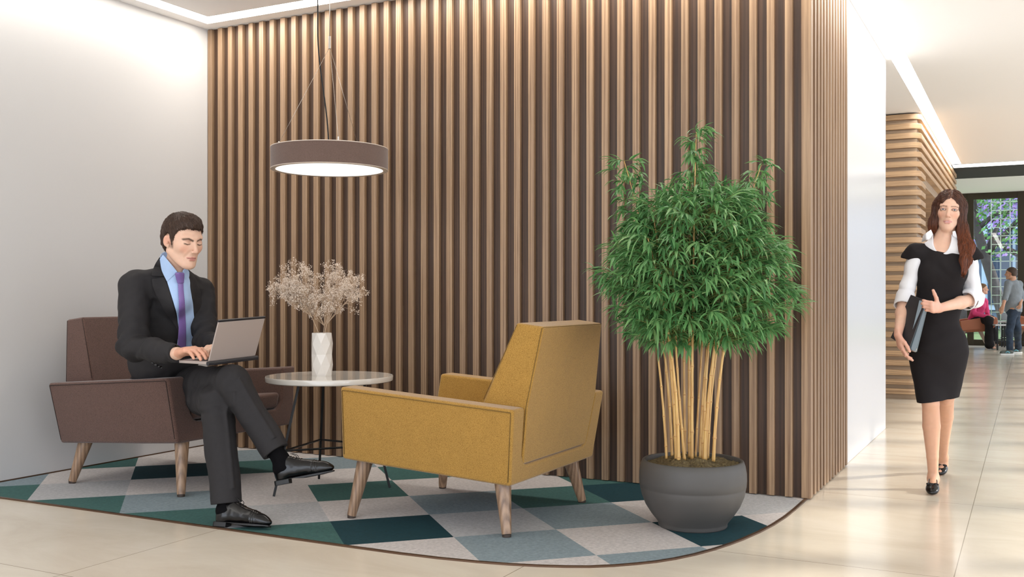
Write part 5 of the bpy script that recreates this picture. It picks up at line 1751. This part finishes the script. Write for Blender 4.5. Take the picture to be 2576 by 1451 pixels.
sh = sdf_obj('shirt', Cs, nk - .18, nk + .16, 0.0034 * HR, M['shirt_white'], wom)
Cd = Sdf(); Cd.ops = list(Cs.ops) + list(Dr.ops)
drape('collar_wing', Cd, [(2342, 577), (2332, 584), (2322, 592)], [(2347, 588), (2340, 602), (2318, 609)], M['shirt_white'], sh, 5.5, 6.3, .009, .002, 12, 8)
drape('collar_wing', Cd, [(2396, 582), (2396, 592), (2401, 600)], [(2403, 580), (2408, 596), (2409, 612)], M['shirt_white'], sh, 5.5, 6.3, .009, .002, 12, 8)

# shoes
def pump(ankle, toe, heel, name='shoe'):
    S_ = Sdf(); y = nz(toe - heel); x = nz(np.cross(y, WU)); z = np.cross(x, y)
    R_ = np.array([x, y, z]); L_ = np.linalg.norm(toe - heel)
    S_.ell(toe - y * .035 + z * .006, (.037, .055, .024), .01, '+', R_)
    S_.cap(toe - y * .06 + z * .008, heel + z * .006 + y * .02, .028, .024, .02)
    S_.ell(heel + y * .012 + z * .022, (.029, .028, .042), .015, '+', R_)
    S_.ell(heel + y * (L_ * .48) + z * .045, (.027, L_ * .36, .036), .004, '-', R_)
    S_.plane(toe - z * .010, -z, toe - y * .1 - z * .09, .2, .003)
    hb = heel.copy(); hb[2] = max(0.004, heel[2] - .065)
    S_.cap(heel + y * .006, hb, .018, .010, .012)
    for sg in (-1, 1): S_.ell(toe - y * .050 + z * .030 + x * .018 * sg, (.017, .006, .009), .004, '+', R_)
    S_.ell(toe - y * .050 + z * .030, (.006, .007, .007), .003, '+', R_)
    pts = np.array([toe, heel, hb]); return sdf_obj(name, S_, pts.min(0) - .08, pts.max(0) + .09, 0.003 * HR, M['leather'], wom)
tR2 = cw(2345, 1243, 5.82); tR2[2] = .014; hR2 = Q['aR'] - WF * .035; hR2[2] = .075
pump(Q['aR'], tR2, hR2)
hL2 = Q['aL'] - WF * .045 + V3(0, 0, -.055); tL2 = tL + V3(0, 0, -.006)
pump(Q['aL'], tL2, hL2)

# long hair
HW = Sdf()
def Ww(x, y, z): return wc + (np.array([x, y, z]) * WS) @ WR
HW.ell(Ww(0, -.018, .040), (.084, .102, .092), .01, '+', WR)
HW.cap(Ww(-.055, .0, .02), Ww(-.072, .012, -.085), .034, .030, .04)
HW.ecap(Ww(-.072, .010, -.07), Ww(-.082, .002, -.135), .028, .012, WF, .8, .03)
HW.cap(Ww(.058, .0, .03), Ww(.078, .010, -.10), .034, .030, .04)
lk = [Ww(.078, .010, -.10), cw(2432, 622, 5.86), cw(2430, 655, 5.80), cw(2425, 684, 5.79)]
HW.ecap(lk[0], lk[1], .031, .036, WF, .75, .03); HW.ecap(lk[1], lk[2], .036, .028, WF, .65, .03); HW.ecap(lk[2], lk[3], .026, .012, WF, .65, .02)
HW.ecap(lk[0], cw(2450, 622, 5.9), .026, .010, WF, .7, .02)
HW.ell(Ww(0, -.06, -.06), (.075, .05, .11), .04, '+', WR)
HW.ell(Ww(.006, .090, -.020), (.047, .075, .097), .012, '-', WR)       # face opening
HW.cap(Ww(0, .02, -.09), Ww(0, .02, -.22), .056, .06, .01, '-')
def hw(P, d):
    L = (P - wc) @ WR.T
    part = np.exp(-((L[:, 0] - .004) / .004) ** 2) * (L[:, 2] > .05) * .003
    St = np.stack([L[:, 0] * 190 + L[:, 2] * 12, L[:, 1] * 190, L[:, 2] * 9], 1)
    return d + part + vnoise(St, 1.0, 5) * .003 + vnoise(St * .3, 1.0, 7) * .003
HW.fun(hw, wc - V3(0, 0, .05), .36)
def hwcol(V):
    L = (V - wc) @ WR.T
    n = np.clip(vnoise(np.stack([L[:, 0] * 240 + L[:, 2] * 12, L[:, 1] * 240, L[:, 2] * 8], 1), 1.0, 4) + .5, 0, 1)[:, None]
    g = sm(-.03, -.16, L[:, 2])[:, None]
    a = np.array(srgb(62, 34, 24)[:3]) * (1 - g) + np.array(srgb(78, 38, 20)[:3]) * g
    b_ = np.array(srgb(104, 66, 48)[:3]) * (1 - g) + np.array(srgb(136, 72, 38)[:3]) * g
    return a * (1 - n) + b_ * n
M['hair_auburn'] = tinted('auburn_hair', 0.38, 0.5)
pp = np.array(lk + [wc])
Vh, Qh = surface_nets(HW, pp.min(0) - .16, pp.max(0) + .16, 0.0034 * HR)
ho = np_mesh('hair', Vh, Qh, M['hair_auburn'], wom, hwcol(Vh))
def combw(P):
    L = (P - wc) @ WR.T
    D = np.stack([np.sign(L[:, 0]) * .9 * (L[:, 2] > .03), -.25 * (L[:, 2] > .05), -np.ones(len(P))], 1)
    return D @ WR
strands('locks', HW, Vh, 7500, .075, combw, .0009, M['hair_auburn'], None, lambda V: hwcol(V) * (.7 + .8 * np.repeat(np.random.RandomState(3).rand(len(V) // 30), 30)[:, None]), 4, steps=9, jit=.07).parent = ho

# folder held against the hip
fo = empty('folder', tuple(cw(2290, 812, 5.86)), 'dark grey document folder clasped by the walking woman', 'folder')
def slab4(name, mat, par, c4, th, nrm, bev=.002):
    b = MB(); n_ = np.array(nrm) * th
    b.hexa([tuple(p) for p in c4] + [tuple(p + n_) for p in c4]); o = b.build(name, mat, None, bevel=bev, seg=3)
    o.parent = par; o.matrix_parent_inverse = par.matrix_basis.inverted(); return o
A0, A1, A2, A3 = cw(2291, 741, 5.90), cw(2329, 756, 5.79), cw(2286, 879, 5.80), cw(2240, 849, 5.98)
nf = nz(np.cross(A1 - A0, A3 - A0)); nf = nf if nf @ WF > 0 else -nf
slab4('cover', M['folder'], fo, [A0, A1, A2, A3], -.006, nf)
B0, B1, B2, B3 = cw(2312, 754, 5.81), cw(2334, 762, 5.79), cw(2304, 885, 5.80), cw(2283, 879, 5.83)
M['sleeve'] = simple('grey_blue_sleeve', srgb(84, 98, 104), 0.2, coat=.5)
slab4('inner_sleeve', M['sleeve'], fo, [B0, B1, B2, B3], -.010, nf, .003)
b = MB(); b.tube([tuple(B3 + nf * .001), tuple(B2 + nf * .001), tuple(B2 * .93 + B1 * .07 + nf * .001)], .0022, 8); o = b.build('metal_edge', M['steel'], fo, smooth=True); o.matrix_parent_inverse = fo.matrix_basis.inverted()
# ------------------------------------------------------------------ people and furniture by the far windows
def blob_person(label, joints, fwd, up_hair, skin, parts, hairc, s=1.0, seed=1):
    """small background figure: joints dict in room metres"""
    J_ = joints; t = empty('person', tuple(J_['root']), label, 'person')
    R = frame(fwd); S = Sdf(); c = J_['head']
    head_sdf(S, c, R, s)
    S.cap(J_['neck'] + V3(0, 0, .06), J_['chest'], .05, .10, .04); S.cap(J_['chest'], J_['pel'], .095, .10, .04)
    lft = R[0]
    for q_, a in ((1, 'L'), (-1, 'R')):
        S.cap(J_['neck'], J_['s' + a], .045, .045, .03); S.cap(J_['s' + a], J_['e' + a], .045, .038, .02); S.cap(J_['e' + a], J_['w' + a], .038, .028, .02)
        d = nz(J_['w' + a] - J_['e' + a]); hand_sdf(S, J_['w' + a], d, nz(R[1] - d * (R[1] @ d)), nz(lft * q_ - d * (lft @ d) * q_), .95, [(.3, .4, .3)] * 4, ((.8, .5, -.2), (.95, .2, -.2), (1, 0, -.2)))
        h0 = J_['pel'] + lft * q_ * .085
        S.cap(h0, J_['k' + a], .08, .055, .02); S.cap(J_['k' + a], J_['a' + a], .054, .036, .02); S.cap(J_['a' + a], J_['a' + a] + R[1] * .10 - V3(0, 0, .05), .034, .026, .02)
    A = np.array(list(J_.values()))
    def cf(V):
        col = np.tile(np.array(skin), (len(V), 1)); n_ = np.linalg.norm(V - c, axis=1) < .19
        col[n_] = head_colors(V[n_], skin, c, R, s); return np.clip(col, 0, 1)
    sdf_obj('body', S, A.min(0) - .17, A.max(0) + .2, .007, M['skin'], t, cf)
    H_ = Sdf(); H_.ell(c + (np.array([0, -.015, .042]) * s) @ R, np.array([.083, .101, .090]) * s, .01, '+', R); H_.ell(c + (np.array([0, -.045, .0]) * s) @ R, np.array([.076, .066, .075]) * s, .02, '+', R)
    if up_hair: H_.ell(c + (np.array([0, -.11, .03]) * s) @ R, np.array([.035, .03, .035]) * s, .02, '+', R)
    def hc_(P, d):
        L = ((P - c) @ R.T) / s
        return np.maximum(d, (np.interp(L[:, 1], [-.12, -.03, .0, .03, .05, .1], [-.055, -.045, .03, .04, .062, .07]) - L[:, 2]) * s) + vnoise(P, 60, 3) * .004
    H_.fun(hc_, c, .2)
    sdf_obj('hair', H_, c - .18, c + .2, .007, simple('hair', hairc, .6), t)
    for nm, mat, fn in parts:
        S2 = Sdf(); fn(S2, J_, R)
        S2.fun(lambda P, d: d + vnoise(P, 14, seed) * .02 + vnoise(P, 34, 2) * .005, J_['pel'], 1.0)
        sdf_obj(nm, S2, A.min(0) - .2, A.max(0) + .2, .011, mat, t)
    return t, R
# standing man in a grey shirt
Dm = 20.0
def fj(px, py, dd=0.0): return cw(px, py, Dm + dd)
J1 = dict(root=fj(2547, 893) * np.array([1, 1, 0]), head=fj(2543, 688), neck=fj(2549, 706), chest=fj(2550, 730), pel=fj(2550, 778),
          sL=fj(2536, 714, -.05), eL=fj(2530, 745, -.1), wL=fj(2523, 770, -.2), sR=fj(2563, 714, .05), eR=fj(2571, 745, .0), wR=fj(2566, 768, -.2),
          kL=fj(2539, 832, -.05), aL=fj(2541, 882, .0), kR=fj(2559, 826, .15), aR=fj(2562, 874, .6))
J1['aL'][2] = .09; J1['aR'][2] = .09
M['grey_shirt'] = simple('grey_cotton_shirt', srgb(138, 146, 152), .85)
M['jeans'] = simple('dark_blue_jeans', srgb(44, 58, 76), .85, var=.3, vscale=9)
M['jeans_y'] = simple('pink_cardigan', srgb(214, 62, 116), .8)
def p_shirt(S, J, R):
    S.cap(J['neck'] - V3(0, 0, .02), J['chest'], .075, .135, .05); S.cap(J['chest'], J['pel'] + V3(0, 0, .0), .145, .160, .05)
    for a in 'LR':
        S.cap(J['neck'] - V3(0, 0, .03), J['s' + a], .06, .062, .04); S.cap(J['s' + a], J['e' + a] * 1.0, .064, .058, .03); S.cap(J['e' + a], J['e' + a] * .75 + J['w' + a] * .25, .06, .056, .01)
    S.plane(J['pel'] - V3(0, 0, .05), V3(0, 0, -1), J['pel'] - V3(0, 0, .2), .25, .01)
def p_jeans(S, J, R):
    S.ell(J['pel'] - V3(0, 0, .03), (.155, .14, .13), .04, '+', R)
    for q_, a in ((1, 'L'), (-1, 'R')):
        S.cap(J['pel'] + R[0] * q_ * .075 - V3(0, 0, .04), J['k' + a], .095, .072, .04); S.cap(J['k' + a], J['a' + a] - V3(0, 0, .0), .072, .062, .02)
    S.plane(J['pel'] + V3(0, 0, .02), V3(0, 0, 1), J['pel'] + V3(0, 0, .2), .2, .01)
tm, Rm_ = blob_person('man in grey shirt and blue jeans standing by the far windows', J1, cdir(-.80, .60), False, srgb(208, 160, 132)[:3], [('shirt', M['grey_shirt'], p_shirt), ('jeans', M['jeans'], p_jeans)], srgb(70, 52, 40))
M['sneaker'] = simple('grey_sneaker', srgb(86, 92, 84), .6); M['sneaker_sole'] = simple('white_sneaker_sole', srgb(226, 226, 222), .6); M['sneaker_blue'] = simple('sneaker_panel', srgb(120, 196, 214), .5)
def sneaker(par, heel, toe):
    y = nz(toe - heel); z = V3(0, 0, 1); x = np.cross(y, z); R = np.array([x, y, z]); S = Sdf()
    S.ell(heel + y * .06 + z * .07, (.045, .06, .06), .02, '+', R); S.cap(heel + y * .08 + z * .06, toe - y * .05 + z * .045, .045, .038, .03); S.plane(heel + z * .028, -z, heel + y * .15 - z * .1, .25, .003)
    pts = np.array([heel, toe]); o = sdf_obj('shoe', S, pts.min(0) - .08, pts.max(0) + .16, .007, M['sneaker'], par)
    b = MB(); outl = [(.030, .0), (.044, .04), (.04, .14), (.046, .22), (.032, .285), (0, .30), (-.032, .285), (-.046, .22), (-.04, .14), (-.044, .04), (-.03, .0)]
    b.loft([[tuple(heel + x * a + y * q_ + z * zz) for a, q_ in outl] for zz in (.002, .032)]); so = b.build('sole', M['sneaker_sole'], None, bevel=.004); so.parent = o
    b = MB()
    for sg in (-1, 1): b.tube([tuple(heel + x * .043 * sg + y * .10 + z * .05), tuple(heel + x * .045 * sg + y * .15 + z * .075), tuple(heel + x * .042 * sg + y * .19 + z * .05)], .010, 8)
    so = b.build('side_panel', M['sneaker_blue'], None, smooth=True); so.parent = o
hl = J1['aL'] * np.array([1, 1, 0]) - cdir(-.85, .2) * .06; sneaker(tm, hl, hl + cdir(-.97, -.1) * .30)
hr = J1['aR'] * np.array([1, 1, 0]) - cdir(-.85, .2) * .06; sneaker(tm, hr, hr + cdir(-.97, -.1) * .30)

# seated woman in pink
Dm = 22.6
J2 = dict(root=cw(2466, 880, 22.6) * np.array([1, 1, 0]), head=fj(2473, 727), neck=fj(2469, 744), chest=fj(2464, 768), pel=fj(2452, 806, .1),
          sL=fj(2478, 756, .15), eL=fj(2482, 782, .1), wL=fj(2487, 795, -.15), sR=fj(2455, 757, -.15), eR=fj(2449, 787, -.25), wR=fj(2482, 796, -.4),
          kL=fj(2493, 803, -.2), aL=fj(2497, 862, -.2), kR=fj(2488, 805, -.45), aR=fj(2489, 869, -.5))
def p_card(S, J, R):
    S.cap(J['neck'] - V3(0, 0, .03), J['chest'], .065, .105, .05); S.cap(J['chest'], J['pel'] + V3(0, 0, .03), .135, .145, .05)
    for a in 'LR': S.cap(J['neck'] - V3(0, 0, .04), J['s' + a], .055, .055, .04); S.cap(J['s' + a], J['e' + a], .057, .050, .03); S.cap(J['e' + a], J['w' + a], .05, .036, .02)
def p_skirt(S, J, R):
    S.ell(J['pel'], (.15, .14, .12), .04, '+', R)
    for q_, a in ((1, 'L'), (-1, 'R')): S.cap(J['pel'] + R[0] * q_ * .06, J['k' + a], .10, .085, .05); S.cap(J['k' + a], J['a' + a] + V3(0, 0, .02), .085, .095, .05)
blob_person('woman in pink cardigan sitting in the terracotta armchair', J2, cdir(.9, -.25, .05), True, srgb(222, 172, 146)[:3], [('cardigan', M['jeans_y'], p_card), ('trousers', M['dress'], p_skirt)], srgb(120, 86, 58))

# terracotta chairs with angled timber legs
M['terracotta'] = simple('terracotta_leather', srgb(172, 104, 72), .55)
M['pale_leg'] = simple('pale_timber', srgb(150, 130, 110), .5)
def lounge(name, label, c, rz):
    t = empty(name, (c[0], c[1], 0), label, 'armchair', None, rz)
    for s in (-1, 1):
        b = MB(); y0, y1 = s * .33, s * .39
        if s < 0: y0, y1 = y1, y0
        b.loft([[(-.36, y, .40), (.30, y, .46), (.40, y, .58), (.38, y, .70), (.30, y, .735), (-.40, y, .62)] for y in (y0, y1)])
        b.build('side_panel', M['terracotta'], t, bevel=.02)
    b = MB(); b.loft([[(-.36, y, .36), (.34, y, .40), (.36, y, .47), (-.30, y, .45)] for y in (-.33, .33)]); b.build('seat', M['terracotta'], t, bevel=.03)
    b = MB(); b.loft([[(-.40, y, .36), (-.30, y, .42), (-.50, y, .98), (-.58, y, .96)] for y in (-.33, .33)]); b.build('backrest', M['terracotta'], t, bevel=.03)
    for s in (-1, 1):
        b = MB(); b.hexa([(.34, s * .35 - .02, 0), (.39, s * .35 - .02, 0), (.39, s * .35 + .02, 0), (.34, s * .35 + .02, 0), (.12, s * .31 - .02, .42), (.22, s * .31 - .02, .43), (.22, s * .31 + .02, .43), (.12, s * .31 + .02, .42)]); b.build('leg', M['pale_leg'], t, bevel=.004)
        b = MB(); b.hexa([(-.40, s * .35 - .02, 0), (-.35, s * .35 - .02, 0), (-.35, s * .35 + .02, 0), (-.40, s * .35 + .02, 0), (-.36, s * .31 - .02, .40), (-.26, s * .31 - .02, .40), (-.26, s * .31 + .02, .40), (-.36, s * .31 + .02, .40)]); b.build('leg', M['pale_leg'], t, bevel=.004)
ang = math.atan2(*(cdir(.97, -.2)[[1, 0]]))
lounge('lounge_chair', 'terracotta lounge chair with pale timber legs holding the woman in pink', cw(2452, 880, 22.7), ang)
lounge('lounge_chair', 'terracotta lounge chair at the right edge behind the standing man', cw(2592, 878, 23.0), ang + PI * .9)
# low tables
def low_table(label, px, D, z, w, d):
    c = cw(px, 870, D); t = empty('coffee_table', (c[0], c[1], 0), label, 'table', None, ang)
    b = MB(); b.box(-w, w, -d, d, z - .03, z); b.build('tabletop', simple('pale_tabletop', srgb(196, 196, 196), .15), t, bevel=.005)
    for sx in (-1, 1):
        for sy in (-1, 1):
            b = MB(); b.box(sx * (w - .05) - .014, sx * (w - .05) + .014, sy * (d - .04) - .014, sy * (d - .04) + .014, 0, z - .03); b.build('leg', M['black'], t)
    b = MB(); b.box(-w + .05, w - .05, -.01, .01, .17, .19); b.build('crossbar', M['black'], t)
low_table('low pale table with black legs behind the standing man', 2548, 22.0, .56, .42, .26)
low_table('small pale table with black legs next to the far windows', 2514, 23.2, .60, .13, .14)

# ------------------------------------------------------------------ garden behind the glass
b = MB(); b.box(-30, 30, 26.6, 70, -.14, -.02); o = b.build('lawn', simple('grass', srgb(86, 108, 58), .9, var=.3, vscale=3)); tag(o, 'green lawn outside the far windows', 'grass')
def P26(px, py, y):
    dv = cw(px, py, 1.0); o_ = np.array([0, 0, CAM_H]); dv = dv - o_; tt = y / dv[1]; return o_ + dv * tt
t = empty('neighbouring_building', tuple(P26(2470, 870, 46) * np.array([1, 1, 0])), 'blue-grey building with pale window surrounds seen beyond the garden', 'building')
Mb = simple('blue_grey_render', srgb(92, 108, 128), .8); Mf = simple('pale_blue_frame', srgb(150, 172, 194), .6); Mg = simple('dark_pane', srgb(40, 58, 78), .15)
b = MB(); b.box(-12, 14, 46, 52, 0, 14); o = b.build('wall', Mb, t); o.matrix_parent_inverse = t.matrix_basis.inverted()
for i in range(7):
    for j in range(3):
        x0 = -7.5 + i * 3.1; z0 = .9 + j * 4.2
        b = MB(); b.box(x0 - .2, x0 + 1.9, 45.85, 46.0, z0 - .2, z0 + 2.9); f_ = b.build('window_frame', Mf, t); f_.matrix_parent_inverse = t.matrix_basis.inverted()
        b = MB(); b.box(x0, x0 + .8, 45.8, 45.86, z0, z0 + 2.7); b.box(x0 + .9, x0 + 1.7, 45.8, 45.86, z0, z0 + 2.7); g_ = b.build('pane', Mg, f_)
Mt = simple('dark_bark', srgb(58, 54, 54), .9, var=.2, vscale=8)
def tree(label, px, D_y, lean, r0, seed, leafc, purple=False):
    rg = random.Random(seed); p0 = P26(px, 880, D_y); t = empty('tree', (p0[0], p0[1], 0), label, 'tree')
    b = MB(); pts = [Vector((0, 0, -.02))]; d = Vector((lean, 0.02, 1)).normalized()
    for k in range(8): pts.append(pts[-1] + d * .8); d = (d + Vector((rg.uniform(-.12, .12), rg.uniform(-.1, .1), 0))).normalized()
    b.tube(pts, [r0 * (1 - .07 * k) for k in range(9)], 12)
    for k in range(7):
        q_ = pts[3 + k % 5]; e = q_ + Vector((rg.uniform(-1.8, 1.8), rg.uniform(-1, 1), rg.uniform(.4, 1.8))); b.tube([q_, (q_ + e) / 2 + Vector((0, 0, .15)), e], [.09, .06, .03], 8)
    b.build('trunk', Mt, t, smooth=True)
    b = MB()
    for k in range(3500):
        a = Vector((rg.gauss(0, .9), rg.gauss(0, .7), max(2.4, rg.gauss(5.0, 1.2)))); n_ = Vector((rg.gauss(0, 1), rg.gauss(0, 1), rg.gauss(0, 1))).normalized(); u = n_.orthogonal().normalized() * rg.uniform(.04, .09); v_ = n_.cross(u)
        b.quad(a - u, a - v_ * .6, a + u, a + v_ * .6)
    b.build('foliage', leafc, t)
Lg = simple('garden_leaf', srgb(74, 122, 58), .7); Lp = simple('lilac_blossom', srgb(150, 120, 190), .7)
tree('dark leaning tree trunk with green leaves outside the far window', 2540, 33, -.20, .17, 3, Lg)
tree('dark upright tree trunk with lilac blossom outside the far window', 2566, 36, -.02, .15, 5, Lp)
tree('bushy green tree to the left of the far windows garden', 2437, 40, .1, .2, 8, Lg)
p0 = P26(2497, 870, 30)
b = MB(); ch = .22
for i in range(4): b.box(i * ch - .010, i * ch + .010, -.012, .012, -.02, 4.2 if i < 3 else 3.2)
for j in range(19): b.box(0, 3 * ch, -.012, .012, .1 + j * ch, .118 + j * ch)
o = b.build('trellis', simple('pale_trellis', srgb(150, 160, 140), .8)); o.location = (p0[0], p0[1], 0); tag(o, 'pale square-grid garden trellis outside the far window', 'trellis')
